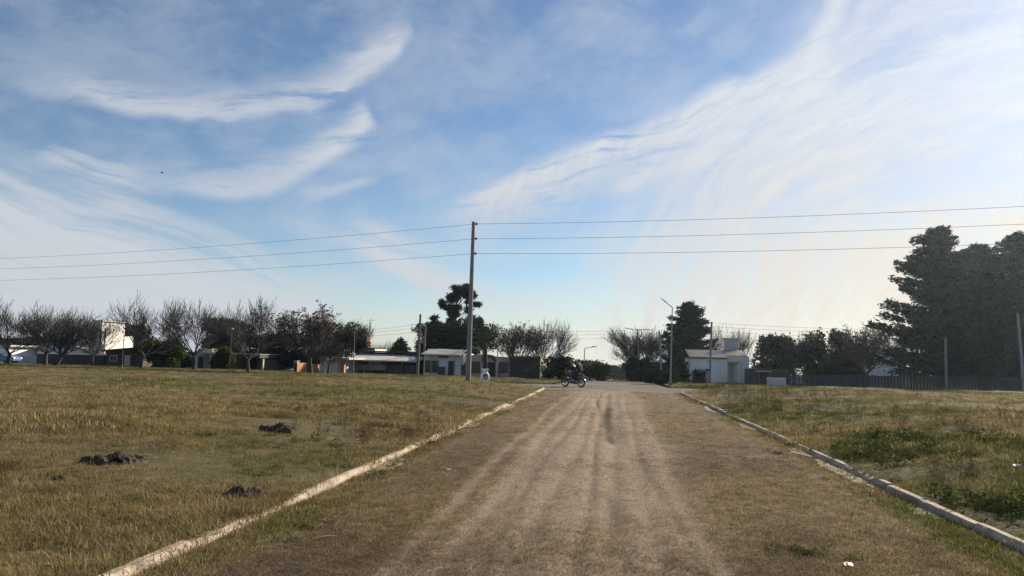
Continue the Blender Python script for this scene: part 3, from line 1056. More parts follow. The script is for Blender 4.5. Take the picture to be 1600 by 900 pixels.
def weed_mesh(name, n, rad, h, leaf, mat, seed):
    r = random.Random(seed); vs, fs = [], []
    for _ in range(n):
        az = r.uniform(0, 6.28); q = rad * math.sqrt(r.random()); z = h * r.uniform(.15, 1) * (1 - .5 * (q / rad) ** 2)
        c = Vector((q * math.cos(az), q * math.sin(az), z)); d = Vector((math.cos(az) + r.gauss(0, .6), math.sin(az) + r.gauss(0, .6), r.uniform(-.2, .7))).normalized()
        s = d.cross(Vector((0, 0, 1))).normalized() * leaf * .38 * r.uniform(.7, 1.2); L = d * leaf * r.uniform(.7, 1.3)
        b = len(vs); up = Vector((0, 0, leaf * .12))
        vs += [c, c + L * .5 + s + up, c + L, c + L * .5 - s + up]; fs.append((b, b + 1, b + 2, b + 3))
        if r.random() < .4:
            b = len(vs); vs += [(q * .4 * math.cos(az), q * .4 * math.sin(az), 0), (q * .4 * math.cos(az) + .004, q * .4 * math.sin(az), 0), c]; fs.append((b, b + 1, b + 2))
    me = bpy.data.meshes.new(name); me.from_pydata([tuple(v) for v in vs], [], fs); me.materials.append(mat)
    return me


def stalk_mesh(name, n, h, mat, seed):
    r = random.Random(seed); segs = []
    for _ in range(n):
        p = np.array([r.gauss(0, .05), r.gauss(0, .05), 0.]); d = np.array([r.gauss(0, .25), r.gauss(0, .25), 1.]); L = h * r.uniform(.5, 1.1)
        for k in range(4):
            q = p + d / np.linalg.norm(d) * L / 4
            segs.append((p, q, .0035 * (1 - k / 6), .003 * (1 - k / 6)))
            if k > 0:
                for _ in range(2): segs.append((q, q + np.array([r.gauss(0, .5), r.gauss(0, .5), .6]) * L * .16, .002, .004))
            p = q; d = d + np.array([r.gauss(0, .18), r.gauss(0, .18), -.05])
    return tubes_mesh(name, segs, mat, 3)


GD = [(0, (.09, .068, .032)), (.35, (.20, .158, .075)), (.7, (.30, .24, .118)), (1, (.44, .36, .21))]
GG = [(0, (.042, .050, .014)), (.5, (.095, .108, .030)), (1, (.17, .17, .055))]
M['dry_grass'] = leaf_mat('dry_grass', GD, .35, [(.22, (.12, .115, .036), .56, .74), (.9, (.085, .062, .036), .56, .75)], 'inst', .7)
M['green_grass'] = leaf_mat('green_grass', GG, .4, None, 'inst', .6)
M['weed'] = leaf_mat('weed_leaf', [(0, (.035, .046, .014)), (.6, (.068, .088, .026)), (1, (.115, .13, .042))], .4, None, 'inst', .5)
M['stalk'] = leaf_mat('dry_stalk', [(0, (.06, .042, .028)), (1, (.16, .12, .075))], .1, None, 'inst', .9)
M['litter'] = leaf_mat('dry_litter', [(0, (.055, .040, .028)), (.45, (.13, .097, .066)), (.85, (.22, .17, .115)), (1, (.34, .27, .19))], .15, None, 'inst', .9)

PROTO = {}


def proto(coll, meshes):
    c = bpy.data.collections.new(coll)
    for i, me in enumerate(meshes):
        o = bpy.data.objects.new('%s_%02d' % (coll, i), me); c.objects.link(o)
    PROTO[coll] = c


proto('tufts', [blade_mesh('t%d' % i, 18, .03, .085, .055, .0028, M['dry_grass'], 50 + i, 1.15) for i in range(4)]
      + [blade_mesh('t%d' % (i + 4), 16, .03, .08, .05, .0034, M['green_grass'], 60 + i, .95) for i in range(3)])
proto('mats', [blade_mesh('m%d' % i, 30, .035, .10, .13, .006, M['dry_grass'], 70 + i, .8) for i in range(3)]
      + [blade_mesh('m%d' % (i + 3), 26, .035, .09, .12, .007, M['green_grass'], 80 + i, .6) for i in range(2)])
proto('weeds', [weed_mesh('w%d' % i, 60, .16, .16, .055, M['weed'], 90 + i) for i in range(3)])
proto('stalks', [stalk_mesh('s%d' % i, 5, .42, M['stalk'], 95 + i) for i in range(3)])
proto('litter', [blade_mesh('l%d' % i, 14, .03, .10, .07, .0022, M['litter'], 110 + i, .5, 1.0) for i in range(4)]
      + [blade_mesh('l%d' % (i + 4), 12, .02, .05, .05, .0026, M['dry_grass'], 120 + i, .9) for i in range(2)]
      + [blade_mesh('l6', 14, .02, .055, .05, .003, M['green_grass'], 126, .7)])


def scatter(name, label, P, idx, scale, coll):
    me = bpy.data.meshes.new(name)
    P = np.asarray(P, dtype=np.float32)
    me.vertices.add(len(P)); me.vertices.foreach_set('co', P.ravel())
    rs = np.random.default_rng(len(P))
    rot = np.stack([rs.normal(0, .12, len(P)), rs.normal(0, .12, len(P)), rs.uniform(0, 6.283, len(P))], -1).astype(np.float32)
    for nme, ty, arr in (('sc', 'FLOAT', np.asarray(scale, dtype=np.float32)), ('pick', 'INT', np.asarray(idx, dtype=np.int32))):
        at = me.attributes.new(nme, ty, 'POINT'); at.data.foreach_set('value', arr)
    at = me.attributes.new('rot', 'FLOAT_VECTOR', 'POINT'); at.data.foreach_set('vector', rot.ravel())
    o = link(name, me); tag(o, label, None, None, 'stuff')
    ng = bpy.data.node_groups.new(name, 'GeometryNodeTree')
    ng.interface.new_socket('Geometry', in_out='INPUT', socket_type='NodeSocketGeometry')
    ng.interface.new_socket('Geometry', in_out='OUTPUT', socket_type='NodeSocketGeometry')
    n = ng.nodes.new; l = ng.links.new
    gi, go = n('NodeGroupInput'), n('NodeGroupOutput')
    mp = n('GeometryNodeMeshToPoints')
    ci = n('GeometryNodeCollectionInfo'); ci.inputs['Collection'].default_value = PROTO[coll]
    ci.inputs['Separate Children'].default_value = True; ci.inputs['Reset Children'].default_value = True
    ip = n('GeometryNodeInstanceOnPoints'); ip.inputs['Pick Instance'].default_value = True
    def na(nm, dt):
        q = n('GeometryNodeInputNamedAttribute'); q.data_type = dt; q.inputs['Name'].default_value = nm
        return q.outputs[0]
    l(gi.outputs[0], mp.inputs['Mesh']); l(mp.outputs[0], ip.inputs['Points'])
    l(ci.outputs[0], ip.inputs['Instance']); l(na('pick', 'INT'), ip.inputs['Instance Index'])
    l(na('rot', 'FLOAT_VECTOR'), ip.inputs['Rotation']); l(na('sc', 'FLOAT'), ip.inputs['Scale'])
    l(ip.outputs[0], go.inputs[0])
    md = o.modifiers.new('scatter', 'NODES'); md.node_group = ng
    return o


def visible(x, y, z, margin=.12):
    q = np.stack([x, y, z - CAMH], -1)
    dpt = q @ cf; u = (q @ cr) / np.maximum(dpt, .01); v = (q @ cu) / np.maximum(dpt, .01)
    return (dpt > 2.5) & (np.abs(u) < 800 / FPX + margin) & (v > -450 / FPX - margin * 1.2)


def polar_points(n, d0, d1, rs, power=1.0):
    """points whose density falls with distance"""
    u = rs.uniform(0, 1, n)
    d = d0 * (d1 / d0) ** (u ** power)
    az = rs.uniform(R(-52), R(38), n)
    return d * np.sin(az), d * np.cos(az)


def green_patch(x, y):
    return lumps(x * .8 + 40, y * .8, .35, 14)


def grass_field(side, name, label, n_near, n_far):
    rs = np.random.default_rng(5 + side)
    for part, n, d0, d1, coll in (('', n_near, 4.5, 26, 'tufts'), ('_far', n_far, 14, 62, 'mats')):
        x, y = polar_points(n, d0, d1, rs)
        s = (KL - .12 - x) if side < 0 else (x - KR - .12)
        ok = (s > -.04) & (y < field_end(s) + .05) & (s < 110)
        x, y = x[ok], y[ok]
        z = field_z(side, x, y)
        v = visible(x, y, z); x, y, z = x[v], y[v], z[v]
        bare = lumps(x * 1.4 - 9, y * 1.4, .6, 12)
        k = (bare < 1.0 + rs.normal(0, .5, len(x))) & (lumps(x * 6, y * 6, .8, 12) < 1.5 + rs.normal(0, .4, len(x))); x, y, z = x[k], y[k], z[k]
        g = green_patch(x, y) + rs.normal(0, 1.0, len(x)) + (.45 if side > 0 else -.35) + .03 * (y - 20)
        nd, ngn = (4, 3) if coll == 'tufts' else (3, 2)
        idx = np.where(g > 1.1, nd + rs.integers(0, ngn, len(x)), rs.integers(0, nd, len(x)))
        s = (KL - .12 - x) if side < 0 else (x - KR - .12)
        sc = .86 * rs.uniform(.6, 1.35, len(x)) * np.clip(1.0 + .30 * lumps(x, y, 1.1, 12), .4, 1.9) * (1 + (.2 if side < 0 else -.15) * (s < .6)) * (1.12 if side > 0 else 1)
        scatter(name + part, label + (' towards the far edge' if part else ' close by'), np.stack([x, y, z - .012], -1), idx, sc, coll)


grass_field(-1, 'grass_left', 'dry yellowish grass with green tufts left of the dirt road', 210000, 90000)
grass_field(1, 'grass_right', 'tangled dry and green grass right of the dirt road', 150000, 80000)

# tufts hanging over the kerbs and straw caught at their foot
for side, nm_, lb_ in ((-1, 'kerb_grass_left', 'dry grass hanging over the left kerb'), (1, 'kerb_grass_right', 'dry grass hanging over the right kerb')):
    rs = np.random.default_rng(40 + side); n = 5200
    y = 3.5 * (40 / 3.5) ** rs.uniform(0, 1, n); w_ = np.sin(y * 1.1 + side) + np.sin(y * .43) + .6 * np.sin(y * 2.7)
    k = w_ + rs.normal(0, .7, n) > .75 + 1.0 * sm(y, 9, 18) + 1.2 * (1 - sm(y, 6.5, 7.8)) + (.5 if side > 0 else 0); y = y[k]
    foot = rs.uniform(0, 1, len(y)) < .45
    off = np.where(foot, -rs.uniform(.0, .16, len(y)), rs.uniform(.02, .2, len(y)))
    x = (KL if side < 0 else KR) + side * off
    z = np.where(foot, road_z(x, y) - .004, grade(y) + .115)
    idx = np.where(rs.uniform(0, 1, len(y)) < .85, rs.integers(0, 4, len(y)), rs.integers(4, 7, len(y)))
    scatter(nm_, lb_, np.stack([x, y, z], -1), idx, rs.uniform(.7, 1.5, len(y)) * np.where(foot, .8, 1.1), 'tufts')

# litter and thin grass on the dirt road
rs = np.random.default_rng(2)
x, y = polar_points(330000, 4.4, 42, rs, .9)
k = (x > KL + .02) & (x < KR - .02) & (y < 41.5); x, y = x[k], y[k]
z = road_z(x, y); v = visible(x, y, z); x, y, z = x[v], y[v], z[v]
wornp = np.zeros_like(x)
for c0, c1, w, d in TRACKS: wornp = np.maximum(wornp, np.exp(-((x - track_x(c0, c1, y)) / (w * 1.3)) ** 2))
wornp = np.maximum(wornp, np.exp(-((x - .02) / .28) ** 2) * sm(y, 14, 16) * (1 - sm(y, 30, 36)))
wornp = np.maximum(wornp, .90 * np.exp(-((x + .2) / 1.5) ** 4))
k = rs.uniform(0, 1, len(x)) > wornp * 1.0 + .10 * lumps(x, y, .8, 10); x, y, z = x[k], y[k], z[k]
edge = np.minimum(x - KL, KR - x)
g = lumps(x * 1.1 + 5, y * .7, .5, 12) + rs.normal(0, .8, len(x)) + 1.6 * (edge < .6)
idx = np.where(g > 3.0, 6, np.where(g > .9, 4 + rs.integers(0, 2, len(x)), rs.integers(0, 4, len(x))))
sc = rs.uniform(.5, 1.2, len(x)) * (1 + .5 * (edge < .35)) * (.75 + .012 * y)
scatter('road_litter', 'dry straw and thin grass lying on the dirt road', np.stack([x, y, z - .003], -1), idx, sc, 'litter')


def patch_points(spots, rs, zf):
    X, Y, S = [], [], []
    for (px, py, rx_, ry_, n, s0) in spots:
        cx_, cy_, _ = on_ground(px, py, zf)
        X.append(cx_ + rs.normal(0, rx_, n)); Y.append(cy_ + rs.normal(0, ry_, n)); S.append(rs.uniform(.6, 1.3, n) * s0)
    return np.concatenate(X), np.concatenate(Y), np.concatenate(S)


zr = lambda a, b: float(field_z(1, a, b)); zl = lambda a, b: float(field_z(-1, a, b)); zd = lambda a, b: float(road_z(a, b))
rs = np.random.default_rng(6)
x, y, s = patch_points([(1400, 688, .55, .8, 90, 1.1), (1360, 712, .4, .5, 35, .9), (1545, 690, .3, .6, 30, .9), (1580, 795, .35, .35, 60, .9), (1450, 715, .6, .6, 40, .7), (1170, 635, .8, 1.2, 50, 1.0),
                        (1280, 650, 1.2, 2, 45, .8), (1470, 760, .5, .5, 30, .6), (1110, 606, 1.0, 1.2, 40, 1.2), (1590, 690, .6, 1.0, 40, .8)], rs, zr)
k = x > KR + .2
x, y, s = x[k], y[k], s[k]
scatter('green_weeds_right', 'bright green leafy weeds among the grass right of the road', np.stack([x, y, field_z(1, x, y) - .02], -1), rs.integers(0, 3, len(x)), s, 'weeds')
x, y, s = patch_points([(560, 640, 1, 1.5, 24, .7), (350, 690, .5, .8, 16, .5), (480, 690, .4, .6, 16, .5), (120, 800, .3, .3, 14, .5), (420, 740, .3, .4, 14, .5), (260, 830, .2, .3, 12, .45), (60, 850, .25, .3, 12, .5), (300, 630, 2, 3, 30, .7), (700, 610, 1, 2, 25, .7)], rs, zl)
k = x < KL - .2
x, y, s = x[k], y[k], s[k]
scatter('green_weeds_left', 'small green weeds among the dry grass left of the road', np.stack([x, y, field_z(-1, x, y) - .02], -1), rs.integers(0, 3, len(x)), s, 'weeds')
x, y, s = patch_points([(665, 700, .12, .9, 26, .45), (600, 735, .15, .7, 22, .45), (700, 680, .15, 1.0, 22, .4), (1255, 865, .18, .06, 16, .4), (1450, 790, .15, .3, 30, .45), (1215, 706, .1, .3, 10, .4), (1350, 765, .3, .3, 12, .3), (480, 820, .15, .4, 16, .35), (1500, 850, .3, .3, 14, .3)], rs, zd)
k = (x > KL + .05) & (x < KR - .05)
x, y, s = x[k], y[k], s[k]
scatter('road_edge_weeds', 'low green weeds growing along the gutter of the dirt road', np.stack([x, y, road_z(x, y) - .02], -1), rs.integers(0, 3, len(x)), s, 'weeds')
x, y, s = patch_points([(1430, 660, 2.0, 2.0, 70, .8), (1250, 630, 2, 4, 90, .9), (1180, 618, 1.0, 3, 60, 1.0), (1500, 740, .8, .8, 40, .6), (1130, 608, 1, 2, 50, 1.0), (1350, 720, .5, .8, 30, .6)], rs, zr)
x2, y2, s2 = patch_points([(590, 690, .5, 1.0, 40, .7), (560, 665, .8, 1.4, 40, .7), (500, 620, 5, 5, 60, .8), (100, 700, 2, 1.5, 30, .6), (790, 600, 1, 3, 60, .8), (470, 790, .25, .5, 16, .5)], rs, zl)
k = x > KR + .2; k2 = x2 < KL - .2
PP = np.concatenate([np.stack([x, y, field_z(1, x, y)], -1)[k], np.stack([x2, y2, field_z(-1, x2, y2)], -1)[k2]])
scatter('dry_stalks', 'brown dry weed stalks standing above the grass', PP - [0, 0, .02], rs.integers(0, 3, len(PP)), np.concatenate([s[k], s2[k2]]), 'stalks')
# verge grass beyond the cross street
x = rs.uniform(-75, 60, 26000); y = rs.uniform(Y_CROSS1 + .3, 82, 26000)
k = (x < -4.2) | (x > 4.9); x, y = x[k], y[k]; z = grade(y) + .10 + lumps(x, y) * .03
v = visible(x, y, z, .02); x, y, z = x[v], y[v], z[v]
scatter('verge_grass', 'green grass on the verge beyond the cross street', np.stack([x, y, z], -1), rs.integers(0, 5, len(x)), rs.uniform(.8, 1.8, len(x)), 'mats')

# ------------------------------------------------------------------ trees standing in the place
LG = 'leafless trees in a row on the left'
bare_tree(10, 458, 68, 135, 'wide', 'leafless tree at the far left edge, trunk leaning right', .3, LG)
bare_tree(70, 474, 70, 95, 'vase', 'leafless tree with upright trunk, second from the left edge', 1.2, LG)
bare_tree(83, 478, 67, 108, 'lean', 'leafless tree leaning right in front of the grey gabled house', .0, LG)
bare_tree(144, 492, 68, 60, 'vase', 'thin leafless tree in front of the white tower house', 2.5, LG)
bare_tree(220, 453, 66, 98, 'round', 'leafless round-crowned tree right of the white tower house', 0, LG)
bare_tree(303, 459, 66, 98, 'vase', 'leafless tree in front of the flat-roofed carport with square pillar', 4.0, LG)
bare_tree(388, 457, 66, 112, 'wide', 'leafless wide tree in front of the orange brick house', 2.6, LG)
bare_tree(484, 471, 67, 112, 'pods', 'tree with dry dark pods beside the parked white car', .8, LG, True)
bare_tree(513, 528, 64, 60, 'small', 'small thin leafless tree in front of the white garage door', 0, LG)
bare_tree(600, 528, 104, 62, 'vase', 'leafless tree behind the long carport roof', 1.0)
bare_tree(805, 497, 82, 74, 'pods', 'tree with dry pods behind the pink house with the arch', 3.0, None, True)
bare_tree(851, 495, 84, 78, 'vase', 'leafless upright tree behind the dark gate wall', .4)
bare_tree(998, 508, 92, 92, 'dense', 'dense leafless tree on the right side of the far street', 2.0)
bare_tree(1148, 503, 98, 62, 'vase', 'leafless tree behind the water tank of the white house', 5.0)
bare_tree(1240, 514, 96, 60, 'round', 'leafless tree top behind the dark rounded hedge trees', 1.5)
bare_tree(1352, 497, 74, 88, 'pods', 'leafless tree with pods leaning left beside the big conifers', 2.2, None, True)
bare_tree(560, 495, 100, 45, 'small', 'thin bare tree top behind the red brick water tower', 1.0)

leafy_tree('broadleaf_tree', 'dark evergreen tree behind the white tower house', 190, 508, 100, 80, 1, 'dome', 12000, .22, 'leaf_olive', gap=.2)
leafy_tree('broadleaf_tree', 'olive tree filling in behind the leftmost leafless trees', 40, 530, 92, 160, 2, 'dome', 16000, .24, 'leaf_olive', gap=.3)
leafy_tree('garden_shrub', 'tall green shrub between the white tower house and the carport', 255, 534, 74, 66, 3, 'hedge', 12000, .17, 'leaf_green', trunk=False, group='garden shrubs', gap=.25)
leafy_tree('broadleaf_tree', 'dark round evergreen between two leafless trees above the carport', 352, 502, 90, 78, 4, 'dome', 15000, .22, 'leaf_dark', gap=.2)
leafy_tree('broadleaf_tree', 'broad dark green tree above the orange brick house', 440, 524, 84, 105, 5, 'dome', 17000, .2, 'leaf_dark', gap=.15)
leafy_tree('broadleaf_tree', 'dark reddish tree right of the tree with dry pods', 530, 508, 86, 78, 6, 'dome', 11000, .2, 'leaf_olive', gap=.5)
leafy_tree('garden_shrub', 'dark shrub on the left of the brick house corner', 347, 545, 74, 28, 7, 'hedge', 6000, .16, 'leaf_green', trunk=False, group='garden shrubs')
leafy_tree('garden_shrub', 'wide dark hedge between the brick house and the parked car', 418, 550, 94, 66, 8, 'hedge', 12000, .17, 'leaf_dark', trunk=False, group='garden shrubs', gap=.1)
leafy_tree('conical_tree', 'small bright green conical tree left of the wooden pole', 626, 533, 92, 52, 9, 'cone', 9000, .18, 'leaf_green', gap=.1)
leafy_tree('garden_shrub', 'low dark shrubs left of the white shop', 640, 552, 80, 66, 10, 'hedge', 9000, .16, 'leaf_dark', trunk=False, group='garden shrubs')
leafy_tree('eucalyptus_tree', 'tall clumpy dark tree behind the concrete power pole', 710, 446, 98, 84, 12, 'clumps', 26000, .17, 'leaf_dark', gap=.2)
leafy_tree('broadleaf_tree', 'dark dense tree behind the white shop roof', 688, 508, 94, 75, 13, 'dome', 14000, .2, 'leaf_dark', gap=.1)
leafy_tree('broadleaf_tree', 'dark tree behind the palm', 735, 500, 96, 80, 14, 'dome', 12000, .2, 'leaf_dark', gap=.3)
palm('palm tree with drooping fronds in front of the pink house', 757, 502, 72, 88)
leafy_tree('garden_shrub', 'small dark bushy tree at the street corner by the cream wall', 875, 560, 70, 44, 15, 'hedge', 8000, .14, 'leaf_dark', trunk=False, group='corner shrubs')
leafy_tree('garden_shrub', 'yellow-green shrub behind the motorcycle', 892, 572, 74, 24, 16, 'hedge', 3500, .13, 'leaf_yellow', trunk=False, group='corner shrubs')
leafy_tree('garden_shrub', 'round green shrub on the left side of the far street', 933, 568, 92, 36, 17, 'hedge', 6000, .16, 'leaf_green', trunk=False, group='corner shrubs')
leafy_tree('broadleaf_tree', 'dark evergreen behind the motorcycle on the far street', 912, 566, 130, 66, 18, 'dome', 7000, .26, 'leaf_dark', gap=.1, group='trees along the far street')
for i, (px, pt, Y, w, mt, lb) in enumerate([(945, 573, 210, 40, 'leaf_dark', 'distant dark tree left of the far street end'), (962, 577, 300, 34, 'leaf_olive', 'hazy tree closing the end of the far street'),
                                        (978, 574, 240, 34, 'leaf_dark', 'distant tree just right of the far street end'), (920, 571, 260, 60, 'leaf_dark', 'distant trees' ' line left behind the motorcycle'),
                                        (1000, 566, 150, 44, 'leaf_dark', 'dark tree under the dense leafless tree on the far street')]):
    leafy_tree('broadleaf_tree', lb, px, pt, Y, w, 30 + i, 'dome', 5000, .3 + Y / 900, mt, gap=.1, group='trees along the far street')
for i, (px, pt, Y, w, lb) in enumerate([(885, 566, 330, 62, 'hazy distant tree left of the level-armed street lamp'), (950, 576, 380, 40, 'hazy distant tree at the very end of the far street'), (1012, 570, 340, 70, 'hazy distant tree behind the pole with the cross arm'),
                                        (905, 574, 210, 40, 'distant tree behind the rider and passenger'), (968, 580, 420, 44, 'lowest hazy tree closing the far street'), (860, 568, 360, 60, 'hazy distant tree behind the cream wall')]):
    leafy_tree('broadleaf_tree', lb, px, pt, Y, w, 50 + i, 'dome', 4500, .45 + Y / 700, 'leaf_olive' if i % 2 else 'leaf_dark', gap=.05, group='trees along the far street')
leafy_tree('garden_shrub', 'dark shrub bank at the foot of the dense leafless tree', 1004, 562, 84, 46, 19, 'hedge', 8000, .16, 'leaf_dark', trunk=False, group='corner shrubs')
leafy_tree('garden_shrub', 'low spreading hedge beside the tall street lamp', 1034, 581, 66, 46, 20, 'hedge', 6500, .13, 'leaf_dark', trunk=False, group='corner shrubs')
cedar('dark cypress with a tip bent left behind the white house', 1078, 464, 92, 122, 21, 100, (-.32, 0), .02, 1.2)
leafy_tree('conical_tree', 'dark conical shrub at the left wall of the white house', 1056, 538, 80, 38, 22, 'cone', 9000, .15, 'leaf_dark', gap=.05, group='dark conifers')
leafy_tree('garden_shrub', 'small round bush in front of the white house garage door', 1092, 580, 70, 18, 23, 'hedge', 4000, .09, 'leaf_dark', trunk=False, group='corner shrubs', gap=.0)
leafy_tree('conical_tree', 'thin open conical tree right of the satellite dish', 1192, 530, 84, 40, 24, 'cone', 5500, .15, 'leaf_dark', gap=.45, group='dark conifers')
leafy_tree('broadleaf_tree', 'dark dense rounded tree on the right, nearest the white house', 1240, 529, 78, 88, 25, 'hedge', 20000, .16, 'leaf_dark', gap=.0)
leafy_tree('conical_tree', 'dark pointed conifer in the middle of the hedge trees', 1285, 521, 77, 66, 26, 'hedge', 15000, .16, 'leaf_dark', gap=.0, group='dark conifers')
leafy_tree('broadleaf_tree', 'lower dark tree between the pointed conifer and the grey gabled building', 1322, 546, 78, 58, 27, 'hedge', 11000, .16, 'leaf_dark', gap=.05)
cedar('tall conifer with ragged boughs, left one of the big group', 1470, 336, 66, 215, 31, 135, (.05, 0), .04, 1.05)
cedar('rounded dark conifer in the middle of the big group', 1535, 364, 70, 190, 32, 125, (0, 0), .04, 1.15)
cedar('tall conifer at the right edge of the picture', 1600, 346, 64, 215, 33, 135, (-.05, 0), .04, 1.05)

# ------------------------------------------------------------------ buildings
def zpx(px, py, Y): return on_plane(px, py, Y)[1]


class House:
    def __init__(self, name, label, px, Y, cat='house', group=None):
        x, _ = on_plane(px, 575, Y)
        self.Y = Y
        self.base = (x, Y, verge_z(x, Y) - .05)
        self.o = empty(name, self.base, label, cat, group)

    def X(self, px, py=570, Y=None): return on_plane(px, py, Y or self.Y)[0]

    def box(self, name, px0, px1, py0, py1, mat, dy=.2, y=0.0, parent=None, bevel=0.0, over=0.0):
        """front face spans the pixel box on the plane Y+y and goes dy back; py1 None: down to the ground"""
        Y = self.Y + y
        pm = (px0 + px1) / 2
        x0, x1 = on_plane(px0, 570, Y)[0] - over, on_plane(px1, 570, Y)[0] + over
        z1 = zpx(pm, py0, Y); z0 = self.base[2] - .1 if py1 is None else zpx(pm, py1, Y)
        return MB().box(x0, x1, Y, Y + dy, z0, z1).build(name, M[mat], parent or self.o, self.base, bevel=bevel)

    def side_wall(self, name, px0, px1, py_top, mat, thick=.3, y=0.0):
        """wall running straight back, its face turned to the right; spans px0..px1 as seen in perspective"""
        Y0 = self.Y + y
        x0 = on_plane(px0, 570, Y0)[0]
        d = px_ray(px1, 570); Y1 = x0 * d[1] / d[0]
        z1 = zpx(px0, py_top, Y0)
        MB().box(x0 - thick, x0, Y0, Y1, self.base[2] - .1, z1).build(name, M[mat], self.o, self.base)
        return x0, Y1

    def window(self, px0, px1, py0, py1, frame='white_wall', bars=1, y=0.0):
        Y = self.Y + y; pm = (px0 + px1) / 2
        x0, x1 = self.X(px0, 570, Y), self.X(px1, 570, Y); z1, z0 = zpx(pm, py0, Y), zpx(pm, py1, Y)
        t = .06; m = MB()
        m.box(x0 - t, x0, Y - .06, Y - .003, z0 - t, z1 + t).box(x1, x1 + t, Y - .06, Y - .003, z0 - t, z1 + t)
        m.box(x0, x1, Y - .06, Y - .003, z1, z1 + t).box(x0, x1, Y - .08, Y - .003, z0 - t, z0)
        for k in range(bars):
            xm = x0 + (x1 - x0) * (k + 1) / (bars + 1); m.box(xm - .02, xm + .02, Y - .05, Y - .022, z0, z1)
        w = m.build('window', M[frame], self.o, self.base)
        MB().box(x0, x1, Y - .02, Y - .004, z0, z1).build('pane', M['glass'], w, self.base)
        return w

    def door(self, px0, px1, py0, py1, mat='door_dark', ribs=0, y=0.0, name='door'):
        Y = self.Y + y; pm = (px0 + px1) / 2
        x0, x1 = self.X(px0, 570, Y), self.X(px1, 570, Y); z1 = zpx(pm, py0, Y); z0 = self.base[2] + .02 if py1 is None else zpx(pm, py1, Y)
        d = MB().box(x0, x1, Y - .04, Y - .003, z0, z1).build(name, M[mat], self.o, self.base)
        if ribs:
            for k in range(ribs):
                zz = z0 + (z1 - z0) * (k + .5) / ribs
                MB().box(x0 + .02, x1 - .02, Y - .055, Y - .041, zz - (z1 - z0) / ribs * .44, zz + (z1 - z0) / ribs * .44).build('door_panel', M[mat], d, self.base, bevel=.008)
        MB().box(x1 - .16, x1 - .10, Y - .09, Y - .056, z0 + 1.0, z0 + 1.06).build('handle', M['metal_dark'], d, self.base)
        return d


# far left: white van-like house front and its low fence wall
h = House('low_house', 'low white house partly cut off at the left edge', -5, 80)
h.box('wall', -60, 12, 541, None, 'bright_wall', 6)
h.box('roof', -62, 14, 538, 541, 'slab', 6.6, -.3)
h.window(-20, -6, 549, 562)
h = House('long_house', 'long low house with pale fascia behind the leftmost trees', 40, 86)
h.box('wall', 14, 88, 547, None, 'white_wall', 7)
h.box('roof', 12, 90, 544.5, 547, 'slab', 7.6, -.4)
h.window(26, 36, 552, 563); h.window(44, 54, 552, 563); h.door(62, 68, 551, None)
h = House('fence_wall', 'grey garden wall in front of the long low house', 35, 76, 'wall')
h.box('wall', 8, 56, 557, None, 'grey_wall', .25)
h.box('coping', 7, 57, 556, 557, 'slab', .35, -.05)
h = House('gabled_house', 'blue-grey gabled house behind leaning leafless trees', 95, 84)
b = h.base
x0, x1 = h.X(58), h.X(128); ze, zr_ = zpx(90, 546, 84), zpx(90, 533, 84); xm = (x0 + x1) / 2
MB().prism([(x0, b[2] - .1), (x1, b[2] - .1), (x1, ze), (xm, zr_), (x0, ze)], 84, 92).build('wall', M['blue_wall'], h.o, b)
MB().prism([(x0 - .4, ze - .12), (xm, zr_ + .06), (x1 + .4, ze - .12), (x1 + .4, ze + .08), (xm, zr_ + .26), (x0 - .4, ze + .08)], 83.6, 92.4).build('roof', M['slab'], h.o, b)
h.window(68, 78, 552, 562); h.window(104, 114, 552, 562)
h = House('garden_wall', 'white low wall with dark gate below the gabled house', 95, 76, 'wall')
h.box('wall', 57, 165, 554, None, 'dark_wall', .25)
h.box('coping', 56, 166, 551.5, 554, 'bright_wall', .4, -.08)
h.door(110, 122, 556, None, 'metal_dark', name='gate')

h = House('tower_house', 'white house with a square tower and sunlit side wall', 165, 84)
h.box('tower', 139, 155, 502, None, 'white_wall', 4.5, 2.0)
h.box('tower_cap', 138.5, 155.5, 500, 502, 'slab', 5, 1.8)
# sunlit long wall facing right, seen obliquely: parapet dips in a curve
b = h.base
xa, xb = h.X(157), h.X(199)
pts = []
for k in range(13):
    t = k / 12
    pts.append((xa + (xb - xa) * t, 84 - 0.0 + 5.5 * (1 - t) * 0 + 0, 0))
zt0, zt1 = zpx(160, 518.5, 84), zpx(198, 523.5, 84)
V, F_ = [], []
for k in range(13):
    t = k / 12
    xx = xa; yy = 84.6 + 5.4 * t
    zz = zt0 + (zt1 - zt0) * t - .28 * math.sin(math.pi * t)
    V += [(xx, yy, b[2]), (xx, yy, zz), (xx - .25, yy, zz), (xx - .25, yy, b[2])]
for k in range(12):
    o_ = k * 4
    for q in range(4): F_.append((o_ + q, o_ + (q + 1) % 4, o_ + 4 + (q + 1) % 4, o_ + 4 + q))
F_ += [(0, 1, 2, 3), (51, 50, 49, 48)]
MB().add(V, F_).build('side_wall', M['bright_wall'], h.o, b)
h.window(142, 149, 513, 522, y=2.0)
h = House('brown_house', 'brown lean-to house with sloping roof below the white tower', 195, 76)
b = h.base
xa, xb = h.X(163), h.X(222); z0_, z1_ = zpx(163, 549, 76), zpx(222, 543.5, 76)
MB().prism([(xa, b[2] - .1), (xb, b[2] - .1), (xb, z1_), (xa, z0_)], 76, 82).build('wall', M['brown_wall'], h.o, b)
MB().prism([(xa - .3, z0_ - .02), (xb + .3, z1_ - .0), (xb + .3, z1_ + .16), (xa - .3, z0_ + .14)], 75.6, 82.4).build('roof', M['brown_wall'], h.o, b)
h.door(204, 211, 556, None, 'door_dark'); h.door(194, 203, 555, None, 'grey_wall', 4, name='garage_door'); h.window(172, 182, 556, 564)

